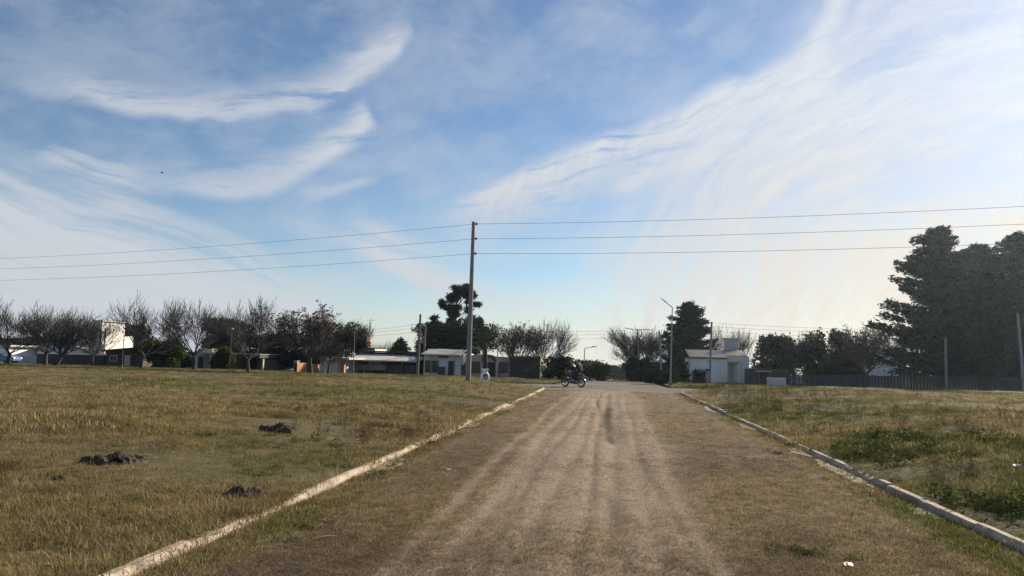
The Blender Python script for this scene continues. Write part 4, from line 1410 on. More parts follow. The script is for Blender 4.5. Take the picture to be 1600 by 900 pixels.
h = House('carport_house', 'flat-roofed house with open carport and square stone pillar', 312, 76)
h.box('wall', 278, 350, 551, None, 'grey_wall', 6, 4.5)
h.box('roof_slab', 281, 346, 550, 553, 'slab', 7.5, -.2)
h.box('pillar', 326, 331, 553, None, 'cream_wall', .35)
h.box('pillar', 283, 287, 553, None, 'brick', .35)
h.box('pillar', 341, 344, 553, None, 'grey_wall', .35)
h.box('roof_tank', 315, 330, 544.5, 550, 'cream_wall', 1.2, 3)
h.window(292, 304, 558, 568, y=4.5); h.door(310, 317, 557, None, y=4.5)

h = House('brick_house', 'orange brick house with dark flat roof and small chimney', 386, 77)
h.side_wall('wall', 367.5, 402, 559, 'brick')
h.box('rear_wall', 367, 404, 561, None, 'brick', .3, 5.6)
h.box('front_post', 365.5, 367.4, 559.5, None, 'slab', .3)
h.box('wall_side', 402.3, 414, 562, None, 'brown_wall', 5, 1.0)
h.box('roof', 364, 405, 553.5, 559, 'tar', 6.8, -.5)
h.box('roof_edge', 363.5, 405.5, 552.8, 553.5, 'slab', 7.0, -.6)
h.box('chimney', 373.5, 376, 547, 553, 'brick', .5, 2.0)
h.box('pillar', 409, 411, 561, None, 'slab', .25, -.6)

h = House('brick_wall', 'orange brick wall with a pale post beside the parked car', 470, 76, 'wall')
h.side_wall('wall', 464.5, 481, 567, 'brick')
h.box('wall_section', 481.5, 497, 569.5, None, 'brick', .3, .4)
h.box('post', 459.5, 464, 564.5, None, 'slab', .5)
h.box('post_cap', 458.7, 464.8, 563.6, 564.5, 'slab', .6, -.05)

h = House('garage_house', 'low house with pale roof slab and white garage door', 522, 72)
h.box('wall', 500, 542, 562, None, 'grey_wall', 6, 1.6)
h.box('roof_slab', 498, 545, 558.5, 561.5, 'slab', 8, -.6)
h.door(505.5, 527, 568, None, 'door_white', 6, 1.6, 'garage_door')
h.box('pillar', 531.5, 538, 563.5, None, 'brick', .4)
h.box('pillar', 501.5, 504, 561.5, None, 'cream_wall', .3)
h = House('long_carport', 'long low carport with sloping grey roof and a car inside', 595, 76, 'carport')
b = h.base
xa, xb = h.X(546), h.X(655); z0_, z1_ = zpx(600, 565, 75.6), zpx(600, 557, 75.6)
MB().prism([(75.5, z0_), (79.6, z1_ + .1), (79.6, z1_ + .24), (75.5, z0_ + .14)], xa, xb, 'x').build('roof', M['slab'], h.o, b)
MB().box(xa, xb, 79.62, 79.9, b[2], z1_ + .45).build('back_wall', M['dark_wall'], h.o, b)
MB().box(xa + .1, xb + .2, 79.3, 80.3, z1_ + .46, z1_ + .6).build('roof_edge', M['tar'], h.o, b)
for px in (548, 575, 602, 628, 652):
    h.box('post', px - .7, px + .7, 565.5, None, 'wood_pole', .15, .1)
h.box('low_wall', 604, 654, 570, None, 'dark_wall', .25, .35)
h = House('water_tower', 'red brick water tank tower with dark front on a flat roof', 563, 94, 'water tower')
h.box('house_block', 555, 585, 544, None, 'white_wall', 5)
h.box('slab', 552, 584, 543, 544.2, 'tar', 6, -.5)
h.box('tank', 558, 571, 527, 543, 'brick', 1.9, .6)
h.box('tank_front', 559, 568, 527.8, 542, 'dark_wall', .1, .48)
h.box('tank_lid', 557.5, 571.5, 526, 527, 'tar', 2.1, .5)
b = h.base; ax = h.X(571)
MB().tube([(ax, 95.5, zpx(571, 527, 95)), (ax, 95.5, zpx(571, 496, 95))], .03, 5).tube([(ax - .5, 95.5, zpx(571, 500, 95)), (ax + .5, 95.5, zpx(571, 500, 95))], .02, 4).build('antenna', M['galv'], h.o, b)
h.window(573, 580, 548, 556)

h = House('white_shop', 'small white shop with sunlit canopy roof and dark sign board', 693, 76, 'shop')
h.box('wall', 662, 720, 552, None, 'white_wall', 6)
b = h.base
xa, xb = h.X(661), h.X(721); z0_, z1_ = zpx(690, 553.5, 75.2), zpx(690, 548.5, 78)
MB().prism([(75.1, z0_ - .1), (78.6, z1_ + .1), (78.6, z1_ + .2), (75.1, z0_ + .02)], xa, xb, 'x').build('canopy', M['roof_metal'], h.o, b)
MB().prism([(76.3, zpx(670, 552, 76.3)), (82, zpx(670, 546.8, 80)), (82, zpx(670, 546.8, 80) + .15), (76.3, zpx(670, 552, 76.3) + .15)], h.X(661.5), h.X(682), 'x').build('roof', M['bright_wall'], h.o, b)
h.box('sign_board', 685, 699.5, 556, 559, 'dark_wall', .06, -.08)
h.window(665, 684.5, 564, 581, 'dark_wall', 3)
h.door(688.5, 699, 564, None, 'door_white'); h.door(700.5, 711, 564, None, 'door_dark')
h.box('canopy_post', 709, 710.4, 554.5, None, 'galv', .1, -.75)
h.box('canopy_post', 673, 674.4, 554.5, None, 'galv', .1, -.75)
h.box('bench_box', 684.5, 693.5, 573, None, 'dark_wall', .6, -.7)
xs = h.X(720.3)
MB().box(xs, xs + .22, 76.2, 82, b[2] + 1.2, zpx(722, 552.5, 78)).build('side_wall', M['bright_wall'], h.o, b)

h = House('pink_house', 'pinkish house front with a raised arch over its door', 763, 76)
h.box('wall', 728, 796, 564.5, None, 'pink_wall', 6)
b = h.base
pts = []
zs = zpx(760, 564.5, 76)
x_l, x_r = h.X(728), h.X(796)
prof = [(728, 556), (738, 554.5), (750, 554), (760, 553.5), (768, 554.5), (775, 557), (785, 557.5), (796, 558)]
MB().prism([(x_l, zs), (x_r, zs)] + [(h.X(p, q), zpx(p, q, 76)) for p, q in reversed(prof)], 76, 76.35).build('parapet', M['pink_wall'], h.o, b)
arc = []
for k in range(13):
    t = math.pi * k / 12
    arc.append((h.X(764 + 9.5 * math.cos(t), 562), 75.9, zpx(764, 565 - 8.5 * math.sin(t), 76)))
MB().tube(arc, .13, 6).build('arch', M['dark_wall'], h.o, b)
h.door(760.5, 774.5, 566, None, 'door_dark'); h.window(735, 749, 566, 582, 'dark_wall', 2); h.window(780, 793, 567, 581, 'dark_wall', 2)
h.box('column', 774.8, 778.6, 565, None, 'white_wall', .3, -.35)
h.box('column', 756.5, 759.6, 566, None, 'white_wall', .3, -.35)

h = House('gate_wall', 'dark brown carport wall with metal gate bars beside the cream wall', 820, 72, 'wall')
h.box('wall', 796, 844, 559, None, 'brown_wall', .3, 4)
h.box('roof', 794, 846, 556.5, 559.5, 'brown_wall', 4.6, -.2)
gm = h.box('gate', 797, 843, 582, None, 'metal_dark', .06)
for k in range(24):
    px = 798 + k * 1.9
    h.box('gate_bar', px, px + .8, 561, 582, 'metal_dark', .05, .01, gm)
h = House('cream_wall', 'sunlit cream wall end at the street corner', 856, 70, 'wall')
b = h.base
xa, xb = h.X(848), h.X(866)
MB().prism([(70, b[2] - .1), (76, b[2] - .1), (76, zpx(852, 563, 72)), (73, zpx(852, 562, 72)), (70, zpx(862, 571, 70))], xa, xa + .3, 'x').build('wall', M['cream_wall'], h.o, b)
MB().box(xa + .3, xb, 75.4, 75.7, b[2] - .1, zpx(858, 563, 75)).build('return_wall', M['cream_wall'], h.o, b)
MB().prism([(xa + .32, b[2] - .1), (xb, b[2] - .1), (xb, b[2] + .85), (xa + .32, b[2] + 2.0)], 71.2, 71.45).build('ramp_wall', M['cream_wall'], h.o, b)

# white house on the right
h = House('white_house', 'white house with garage, metal roof and water tank', 1120, 80)
b = h.base
h.box('wall', 1077.5, 1137, 559.5, None, 'white_wall', 8)
h.box('wing_wall', 1137.2, 1170.5, 557, None, 'white_wall', 8, .8)
h.box('porch_post', 1153, 1155.5, 567, None, 'white_wall', .25, -.5)
h.box('porch_roof', 1137.5, 1157, 564.5, 566.6, 'slab', 1.6, -.75)
h.box('fascia', 1076.8, 1137.2, 558.8, 560.6, 'dark_wall', .12, -.12)
xa, xb = h.X(1077), h.X(1137.0)
zf_, zb_ = zpx(1107, 559, 80), zpx(1107, 551.5, 83)
def sheet_roof(xa, xb, y0, y1, z0, z1, parent, n, nm='roof'):
    rf = MB().prism([(y0, z0), (y1, z1), (y1, z1 + .06), (y0, z0 + .06)], xa, xb, 'x').build(nm, M['roof_metal'], parent, b)
    for k in range(n):
        xx = xa + (xb - xa) * (k + .5) / n
        MB().prism([(y0, z0 + .061), (y1, z1 + .061), (y1, z1 + .12), (y0, z0 + .12)], xx - .05, xx + .05, 'x').build('roof_rib', M['roof_metal'], rf, b)
    return rf
sheet_roof(xa, xb, 79.95, 84.6, zf_ + .02, zb_ + .25, h.o, 14)
h.box('parapet', 1076.5, 1137, 549.8, 552.2, 'white_wall', .25, 4.7)
sheet_roof(h.X(1136.5), h.X(1171), 80.7, 84.5, zpx(1153, 557, 80.8), zpx(1153, 548.5, 83.5), h.o, 9, 'wing_roof')
gd = h.door(1088.5, 1125, 568, None, 'door_white', 5, 0, 'garage_door')
h.door(1140, 1147, 569.5, None, 'grey_wall', 0, .8); h.door(1158, 1168, 570, None, 'door_white', 3, .8, 'side_door')
tk = h.box('water_tank', 1132.5, 1152.5, 529.5, 556, 'grey_wall', 1.6, 4.5)
h.box('tank_lid', 1131.8, 1153.2, 528.3, 529.5, 'slab', 1.8, 4.4, tk)
h.box('wall_lamp', 1106, 1107.6, 563.6, 565.4, 'metal_dark', .15, -.16)
h.box('meter_box', 1073.4, 1076.2, 561.5, 568, 'white_paint', .25, .2)
dsh = MB(); vs, fs = [], []
cxd, czd = h.X(1162.7, 542, 81.6), zpx(1162.7, 542, 81.6)
rad_d = 4.2 * 81 / FPX
for k in range(5):
    for j in range(20):
        t = 2 * math.pi * j / 20; rr = rad_d * (k / 4)
        vs.append((cxd + rr * math.cos(t), 81.5 + .35 * rr ** 2 / rad_d ** 2 * -.6 + .2, czd + rr * math.sin(t)))
for k in range(4):
    for j in range(20): fs.append((k * 20 + j, k * 20 + (j + 1) % 20, (k + 1) * 20 + (j + 1) % 20, (k + 1) * 20 + j))
sd = empty('satellite_dish', (cxd, 81.6, czd - rad_d), 'round satellite dish on the right roof of the white house', 'satellite dish')
dsh.add(vs, fs).build('dish', M['pole'], sd, (cxd, 81.6, czd - rad_d), True)
MB().tube([(0, .12, -.45), (0, .12, rad_d)], .035, 6).build('mast', M['galv'], sd)
MB().tube([(0, .1, rad_d * .3), (0, -.5, rad_d * .9)], .02, 5).ball((0, -.52, rad_d * .95), .06, 8, 6).build('receiver_arm', M['galv'], sd)

h = House('sign_post', 'small dark box sign on a thin post before the white house', 1106, 68, 'sign')
h.box('post', 1105.6, 1106.8, 579, None, 'metal_dark', .06); h.box('board', 1102.5, 1109.5, 576.5, 580, 'dark_wall', .1, -.05)
h = House('white_box_wall', 'low white block wall in the grass right of the white house', 1213, 66, 'wall')
h.box('wall', 1200, 1228, 591.5, None, 'grey_wall', .5); h.box('coping', 1199.5, 1228.5, 590.8, 591.5, 'grey_wall', .6, -.05)
h = House('gabled_building', 'large pale grey building behind the tree leaning left', 1358, 100, 'building')
b = h.base
xa, xb = h.X(1318), h.X(1412); ze = zpx(1360, 556, 100); zr_ = zpx(1360, 544, 100)
MB().prism([(xa, b[2] - .1), (xb, b[2] - .1), (xb, ze), (h.X(1372), zr_), (xa, zr_ - .35)], 100, 112).build('wall', M['blue_wall'], h.o, b)
MB().prism([(xa - .4, zr_ - .33), (h.X(1372), zr_ + .02), (xb + .4, ze), (xb + .4, ze + .2), (h.X(1372), zr_ + .22), (xa - .4, zr_ - .13)], 99.6, 112.4).build('roof', M['slab'], h.o, b)
h.window(1340, 1350, 560, 568); h.window(1366, 1376, 560, 568)
h = House('low_shed', 'low dark shed with pale roof edge below the hedge trees', 1200, 74, 'shed')
h.box('wall', 1172, 1232, 577, None, 'dark_wall', 3, 1); h.box('roof', 1184, 1206, 579.5, 581, 'slab', 2.4, -.3)
h.box('post', 1186, 1187, 581, None, 'wood_pole', .1, -.2); h.box('post', 1203, 1204, 581, None, 'wood_pole', .1, -.2); h.door(1176, 1182, 583, None, 'brown_wall', 0, 1)
h = House('dark_fence', 'long dark board fence under the big conifers', 1480, 62, 'fence')
rf = random.Random(3)
for k in range(64):
    px = 1345 + k * 5.0
    h.box('board', px + .2, px + 4.6, 586.5 + (px - 1345) * .012 + rf.uniform(-.5, .5), None, 'metal_dark', .04, rf.uniform(0, .03))
h.box('rail', 1345, 1662, 594, 595.6, 'dark_wall', .06, .075)
h = House('dark_hedge_fence', 'dark board fence left of the big fence, under the hedge trees', 1290, 70, 'fence')
for k in range(24):
    px = 1232 + k * 4.8
    h.box('board', px + .2, px + 4.5, 586 + rf.uniform(-.4, .4), None, 'dark_wall', .04, rf.uniform(0, .03))
h.box('rail', 1232, 1347, 592, 593.4, 'dark_wall', .06, .075)
h = House('blue_shed', 'small blue-grey kiosk in the shade of the dense leafless tree', 1022, 84, 'kiosk')
h.box('wall', 1016, 1034, 566, None, 'dark_wall', 3); h.box('roof', 1014, 1036, 563.5, 566, 'blue_wall', 3.6, -.3); h.door(1018, 1023, 570, None, 'blue_wall')
# far street side buildings
h = House('far_house', 'distant low house on the left of the far street', 918, 160)
h.box('wall', 905, 930, 580, None, 'pink_wall', 8); h.box('roof', 904, 931, 578, 580, 'slab', 9, -.4); h.window(910, 915, 584, 589); h.door(920, 924, 583, None)

# ------------------------------------------------------------------ poles, lamps and wires
def pole(name, label, px0, py_base, px1, py_top, Y, r0, r1, mat, cat='pole', group=None, dy_top=0.0):
    x, _ = on_plane(px0, py_base, Y); g = verge_z(x, Y) - .1
    xt, zt = on_plane(px1, py_top, Y)
    o = empty(name, (x, Y, g), label, cat, group)
    n = 6
    pts = [((xt - x) * k / n, 0, (zt - g) * k / n) for k in range(n + 1)]
    MB().tube(pts, [r0 + (r1 - r0) * k / n for k in range(n + 1)], 14).build('shaft', M[mat], o, smooth=False)
    return o, (x, Y, g), (xt, Y, zt)


def wire(label, pts, sag, r=.012, group=None, name='power_line'):
    m = []
    for (a, b), s in zip(zip(pts[:-1], pts[1:]), sag):
        a, b = Vector(a), Vector(b)
        n = 24
        for k in range(n + (1 if b == Vector(pts[-1]) else 0)):
            t = k / n; p = a.lerp(b, t); p.z -= s * 4 * t * (1 - t); m.append(p)
    o = MB().tube(m, r, 5).build(name, M['wire'], smooth=True)
    return tag(o, label, 'wire', group)


YP = 44.6
po, pb, pt = pole('power_pole', 'tall concrete power pole at the corner of the left field', 731.5, 588, 740, 346.5, YP, .165, .105, 'pole', 'power pole')
ins = []
for py in (350.5, 373.5, 396.5):
    f_ = (588 - py) / (588 - 346.5); px = 731.5 + 8.5 * f_
    xx, zz = on_plane(px, py, YP)
    lx, lz = xx - pb[0], zz - pb[2]
    br = MB().tube([(lx, -.1, lz), (lx + .26, -.12, lz)], .022, 6).build('bracket', M['galv'], po)
    MB().tube([(lx + .16, -.12, lz - .02), (lx + .16, -.12, lz + .05), (lx + .27, -.12, lz + .05), (lx + .27, -.12, lz - .05), (lx + .16, -.12, lz - .05)], .03, 7).tube([(lx + .20, -.12, lz - .07), (lx + .20, -.12, lz + .07)], [.06, .06], 10).build('insulator', M['insulator'], br)
    ins.append((xx + .2, YP - .12, zz + .0))
nm = ['top', 'middle', 'lowest']
lefts = [(0, 395.5), (0, 411.5), (0, 429.5)]; rights = [(1600, 312.5), (1600, 340), (1600, 370)]
for i in range(3):
    a = px_ray(*lefts[i]); c = px_ray(*rights[i])
    # both neighbouring poles are the same height as this one: follow each ray until it meets that height (less sag)
    zl_, zr2 = ins[i][2] - .15, ins[i][2] - .10
    tl = (zl_ - CAMH) / a[2]; tr = (zr2 - CAMH) / c[2]
    A = Vector((a[0] * tl, a[1] * tl, zl_)); C_ = Vector((c[0] * tr, c[1] * tr, zr2)); P0 = Vector(ins[i])
    A = P0 + (A - P0) * 1.5; C_ = P0 + (C_ - P0) * 1.5
    wire('%s of the three power lines running to the tall concrete pole' % nm[i], [A, P0, C_], [.55, .35], .0095, 'power lines on the tall pole')

PG = 'utility poles across the street'
pole('utility_pole', 'thin pale pole in front of the brown lean-to house', 190.5, 575, 194, 524, 62, .045, .035, 'pole', 'pole', PG)
o, b_, t_ = pole('lamp_post', 'thin lamp post in front of the leafless wide tree, by the brick house', 358.5, 578, 362.5, 516, 63, .045, .03, 'pole', 'street lamp', PG)
MB().ball((t_[0] - b_[0], 0, t_[2] - b_[2] + .1), (.14, .14, .18)).build('lamp_head', M['galv'], o)
o, b_, t_ = pole('lamp_post', 'slim lamp post with a small flat head beside the red water tower', 552, 580, 554.5, 514, 62, .04, .03, 'pole', 'street lamp', PG)
MB().box(t_[0] - b_[0] - .22, t_[0] - b_[0] + .16, -.12, .12, t_[2] - b_[2], t_[2] - b_[2] + .12).build('lamp_head', M['galv'], o, bevel=.03)
o, b_, wpA = pole('utility_pole', 'dark wooden pole standing left of the white shop, taller one', 652, 582, 657, 491, 71, .15, .10, 'wood_pole', 'pole', PG)
pole('utility_pole', 'shorter dark pole just right of the taller wooden pole', 660, 582, 665.3, 508, 80, .12, .09, 'wood_pole', 'pole', PG)
o, b_, wpB = pole('utility_pole', 'thin grey pole in front of the pink house column', 776.5, 590, 778.5, 516, 70, .05, .04, 'pole', 'pole', PG)
o, b_, t_ = pole('utility_pole', 'dark pole among the bare branches by the cream wall', 874, 575, 875.5, 526, 110, .13, .1, 'wood_pole', 'pole', PG)
o, b_, wpC = pole('utility_pole', 'pole with a cross arm in front of the dense leafless tree', 998.7, 597, 996.5, 514, 84, .10, .075, 'pole', 'pole', PG)
MB().tube([(wpC[0] - b_[0] - 1.5, 0, wpC[2] - b_[2] + .1), (wpC[0] - b_[0], 0, wpC[2] - b_[2] - .15), (wpC[0] - b_[0] + 1.3, 0, wpC[2] - b_[2] + .0)], .04, 6).build('cross_arm', M['galv'], o)
pole('utility_pole', 'leaning pale pole between the leafless tree and the street lamp', 1034.5, 590, 1030, 517, 78, .12, .09, 'pole', 'pole', PG)
o, b_, wpD = pole('utility_pole', 'pale pole in front of the white house garage door', 1109, 597, 1112, 503, 74, .12, .085, 'pole', 'pole', PG)
pole('utility_pole', 'pale pole before the big conifers', 1479, 605, 1477, 527, 59, .10, .075, 'pole', 'pole', PG)
pole('utility_pole', 'leaning pale pole at the right edge of the picture', 1601, 606, 1590, 490, 56, .12, .085, 'pole', 'pole', PG)
o, b_, t_ = pole('street_lamp', 'tall street lamp with an arm slanting up to the left', 1047.5, 602, 1050.5, 480, 60, .07, .04, 'galv', 'street lamp')
ex, ez = on_plane(1035, 468, 60)
MB().tube([(t_[0] - b_[0], 0, t_[2] - b_[2]), (ex - b_[0], 0, ez - b_[2])], [.045, .035], 8).build('arm', M['galv'], o)
dx_, dz_ = ex - t_[0], ez - t_[2]
MB().tube([(ex - b_[0] - dx_ * .45, 0, ez - b_[2] - dz_ * .45 + .03), (ex - b_[0] + dx_ * .15, 0, ez - b_[2] + dz_ * .15 + .03)], [.09, .06], 8, True, .5).build('lamp_head', M['galv'], o)
MB().box(-.16, .16, -.16, .16, 0, .38).build('foot', M['pole'], o, bevel=.03)
for px0, pyb, px1, pyt, Y, armx, army, lb in ((911, 590, 914, 544, 128, 929, 542, 'street lamp with a level arm on the left of the far street'), (930, 590, 932, 565, 190, 943, 563.5, 'small distant street lamp near the far street end')):
    o, b_, t_ = pole('street_lamp', lb, px0, pyb, px1, pyt, Y, .10, .07, 'galv', 'street lamp', 'lamps along the far street')
    ex, ez = on_plane(armx, army, Y)
    MB().tube([(t_[0] - b_[0], 0, t_[2] - b_[2]), (ex - b_[0], 0, ez - b_[2])], [.06, .05], 6).build('arm', M['galv'], o)
    MB().box(ex - b_[0] - .5, ex - b_[0] + .35, -.14, .14, ez - b_[2] - .04, ez - b_[2] + .1).build('lamp_head', M['galv'], o, bevel=.02)
pole('utility_pole', 'short distant pole left of the far street lamps', 885, 590, 887, 556, 150, .13, .1, 'wood_pole', 'pole', 'poles along the far street')
pole('utility_pole', 'short distant pole right beside the level-armed street lamp', 919, 590, 920, 562, 170, .12, .1, 'wood_pole', 'pole', 'poles along the far street')
# background lines along the cross street
far_r = Vector((*on_plane(1660, 512, 70)[:1], 70, on_plane(1660, 512, 70)[1]))
far_l = Vector((on_plane(545, 517, 72)[0], 72, on_plane(545, 517, 72)[1]))
tops = [Vector(far_l), Vector(wpA) - Vector((0, 0, .9)), Vector(wpC) + Vector((0, 0, -.05)), Vector(wpD) - Vector((0, 0, .1)), far_r]
for i, dz in enumerate((0, -.35, -.8)):
    pts = [p + Vector((0, 0, dz * (1 if k else .6))) for k, p in enumerate(tops)]
    wire(['upper', 'middle', 'lower'][i] + ' thin cable of the lines behind the houses and poles', pts, [.15, .5, .3, .4], .010, 'cables along the cross street', 'cable')

# ------------------------------------------------------------------ painted tyre marker
x, _ = on_plane(757.5, 590, 44.0); g = ground_z(x, 44.0)
o = empty('tyre_marker', (x, 44.0, g - .04), 'white painted tyre standing upright in the grass by the power pole', 'tyre', None, R(48))
MB().torus((0, 0, .34), .25, .085, 'y', 36, 12, 1.0).build('tyre', M['white_paint'], o, smooth=True)
MB().torus((0, 0, .34), .188, .02, 'y', 30, 8, 3.2).build('inner_rim', M['rubber'], o, smooth=True)
o2 = empty('painted_block', (x, 44.0, g + .64), 'small white painted block lying on top of the white tyre', 'block', None, R(10))
MB().box(-.21, .21, -.09, .09, -.01, .13).build('block', M['white_paint'], o2, bevel=.02)
MB().box(-.24, .24, -.11, .11, .131, .16).build('cap', M['white_paint'], o2, bevel=.008)

# ------------------------------------------------------------------ dirt mounds, stick and scraps
def mound(px, py, w, h, label, seed):
    x, y, z = on_ground(px, py, lambda a, b_: float(field_z(-1, a, b_)))
    r = np.random.default_rng(seed)
    n = 34; g_ = np.linspace(-1, 1, n); A, B = np.meshgrid(g_, g_)
    Q = np.clip(1 - (A ** 2 + B ** 2) * (1 + .3 * np.sin(3 * np.arctan2(B, A) + seed)), 0, 1) ** .5
    Z = Q * h * (1 + .35 * np.sin(A * 5 + seed) * np.cos(B * 4)) + r.normal(0, h * .16, A.shape) * (Q > 0) + np.where(Q > 0, .01, -.08)
    XX, YY = x + A * w, y + B * w * .75
    base = field_z(-1, XX, YY)
    me = grid_mesh('dirt_mound', XX - x, YY - y, Z + base - z, M['soil'], False)
    o_ = link('dirt_mound', me, None, (x, y, z)); tag(o_, label, 'mound', 'dark dirt mounds in the left field')


mound(437, 676, 0.361, 0.119, 'dark soil mound highest up in the left field', 1)
mound(190, 722, 0.292, 0.089, 'dark soil mound at the left, in the middle of the field', 2)
mound(382, 775, 0.206, 0.071, 'dark soil mound close to the left kerb, nearest the camera', 3)
mound(640, 678, 0.241, 0.083, 'dark soil mound at the kerb beside the dirt road', 4)
mound(92, 745, 0.086, 0.034, 'small dark clod left of the middle soil mound', 5)
mound(150, 722, 0.172, 0.068, 'flat dark soil patch beside the middle soil mound', 6)
x, y, z = on_ground(508, 843, zd)
MB().tube([(-.10, -.06, .012), (0, 0, .03), (.10, .07, .02)], [.006, .008, .004], 6).build('dry_stick', M['straw'])
o = bpy.data.objects['dry_stick']; o.location = (x, y, z); tag(o, 'pale dry stick lying on the dirt road near the left kerb', 'stick')
for px, py, zf, mt, lb, s_ in ((1325, 886, zd, 'white_paint', 'white paper scrap on the dirt road at the bottom right', .05), (1588, 722, zr, 'white_paint', 'white scrap in the grass at the right edge', .07), (1512, 625, zr, 'white_paint', 'small pale scrap far back in the right field', .16),
                              (616, 756, zd, 'blue_scrap', 'small blue plastic scrap near the left gutter', .035), (701, 735, zd, 'white_paint', 'tiny white scrap on the left side of the dirt road', .04)):
    if mt == 'blue_scrap' and mt not in M: M[mt] = surf('blue_plastic', (.02, .06, .22), .5, .2, 8)
    x, y, z = on_ground(px, py, zf)
    r_ = random.Random(px); vs = []
    for i in range(4):
        for j in range(4): vs.append(((i - 1.5) * s_ * .5 + r_.gauss(0, s_ * .08), (j - 1.5) * s_ * .4 + r_.gauss(0, s_ * .08), s_ * .45 + r_.uniform(-.2, .3) * s_))
    m_ = MB().add(vs, [(i * 4 + j, i * 4 + j + 1, (i + 1) * 4 + j + 1, (i + 1) * 4 + j) for i in range(3) for j in range(3)]).build('litter_scrap', M[mt])
    m_.location = (x, y, z); tag(m_, lb, 'scrap', 'scraps of litter')

# ------------------------------------------------------------------ parked cars
def car(label, px, Y, heading, paint, rz=None, group='parked cars'):
    x, _ = on_plane(px, 578, Y); g = verge_z(x, Y)
    o = empty('parked_car', (x, Y, g), label, 'car', group, heading)
    if paint not in M: M[paint] = surf(paint, {'car_white': (.75, .75, .75), 'car_grey': (.25, .27, .30), 'car_blue': (.10, .16, .30)}[paint], .25, .05, 1, spec=.6)
    side = [(-2.0, .32), (2.0, .30), (2.08, .55), (1.95, .78), (1.05, .92), (.35, 1.40), (-1.2, 1.42), (-1.85, .98), (-2.05, .9), (-2.08, .5)]
    body = MB().prism(side, -.82, .82).build('body', M[paint], o, bevel=.07)
    for s in (-1, 1):
        MB().prism([(.92, .95), (.36, 1.33), (-.35, 1.35), (-.35, .95)], s * .822, s * .83).build('window', M['glass'], body)
        MB().prism([(-.42, .95), (-.42, 1.35), (-1.15, 1.35), (-1.6, .98)], s * .822, s * .83).build('window', M['glass'], body)
        for xx in (-1.3, 1.3):
            w_ = MB().torus((xx, s * .74, .31), .22, .09, 'y', 22, 8, .9).build('wheel', M['rubber'], o, smooth=True)
            MB().tube([(xx, s * .72, .31), (xx, s * .80, .31)], .16, 14).build('rim', M['galv'], w_)
        MB().box(2.0, 2.085, s * .62 - .16, s * .62 + .16, .60, .73).build('headlight', M['white_paint'], o, bevel=.02)
        MB().box(-2.085, -2.0, s * .66 - .1, s * .66 + .1, .68, .86).build('tail_light', M['red'], o, bevel=.02)
    MB().add([(1.03, -.68, .955), (1.03, .68, .955), (.40, .62, 1.39), (.40, -.62, 1.39)], [(0, 1, 2, 3)]).build('windscreen', M['glass'], body)
    return o


car('white car parked beside the orange brick wall', 452, 86, R(-160), 'car_white')
car('grey car under the long carport roof', 590, 78, R(5), 'car_grey')
car('dark blue car parked at the far left edge', -4, 73, R(10), 'car_blue')

# ------------------------------------------------------------------ motorcycle with rider and passenger
M['moto_black'] = surf('black_paint', (.018, .018, .020), .3, .2, 4, spec=.5)
M['chrome'] = surf('dull_chrome', (.16, .16, .165), .5, .1, 4, metal=.6)
M['lamp_glass'] = surf('lamp_glass', (.7, .72, .72), .15, .05)
M['jacket'] = surf('black_jacket', (.010, .010, .012), .85, .3, 6)
M['jacket_navy'] = surf('navy_jacket', (.016, .019, .034), .85, .3, 6)
M['trousers'] = surf('grey_trousers', (.06, .062, .066), .9, .3, 6)
M['jeans'] = surf('dark_jeans', (.022, .026, .036), .9, .3, 6)
M['skin'] = surf('skin', (.42, .25, .17), .6, .1, 8)
M['helmet'] = surf('grey_helmet', (.12, .12, .125), .25, .1, 4, spec=.5)
M['helmet_dark'] = surf('black_helmet', (.02, .02, .022), .25, .1, 4, spec=.5)
M['hair'] = surf('dark_hair', (.015, .011, .009), .8, .2, 20)
M['shoe'] = surf('shoe', (.03, .03, .03), .7, .2, 8)
mx, _ = on_plane(895.5, 604, 48.6); mg = float(grade(48.6))
HEAD = R(180 - 34)
mo = empty('motorcycle', (mx, 48.6, mg), 'small black motorcycle crossing the street towards the left', 'motorcycle', None, HEAD)
RW = .285
for wx in (.60, -.60):
    w_ = MB().torus((wx, 0, RW), RW - .045, .045, 'y', 36, 10, .95).build('wheel', M['rubber'], mo, smooth=True)
    MB().torus((wx, 0, RW), RW - .085, .016, 'y', 32, 8, 1.6).build('rim', M['chrome'], w_, smooth=True)
    sp = MB()
    for k in range(12):
        t = 2 * math.pi * k / 12
        sp.tube([(wx, .02 * (-1) ** k, RW), (wx + (RW - .09) * math.cos(t), 0, RW + (RW - .09) * math.sin(t))], .004, 4)
    sp.tube([(wx, -.07, RW), (wx, .07, RW)], .045, 10).build('spokes', M['chrome'], w_)
MB().tube([(.36, 0, .80), (.10, 0, .66), (-.25, 0, .62), (-.62, 0, .68)], [.03, .03, .026, .02], 8).tube([(.36, 0, .78), (.26, 0, .42), (-.05, 0, .26), (-.22, 0, .30)], .024, 8) \
    .tube([(-.22, .06, .30), (-.60, .06, RW)], .02, 6).tube([(-.22, -.06, .30), (-.60, -.06, RW)], .02, 6).tube([(-.22, 0, .30), (-.25, 0, .62)], .022, 6) \
    .tube([(-.58, .085, .30), (-.42, .085, .63)], .022, 6).tube([(-.58, -.085, .30), (-.42, -.085, .63)], .022, 6).build('frame', M['metal_dark'], mo, smooth=True)
for s in (-1, 1):
    MB().tube([(.60, s * .075, RW), (.38, s * .075, .86)], [.022, .02], 8).build('fork', M['chrome'], mo, smooth=True)
    MB().tube([(-.02, s * .12, .27), (-.02, s * .30, .26)], .018, 6).build('footrest', M['rubber'], mo)
fd = MB()
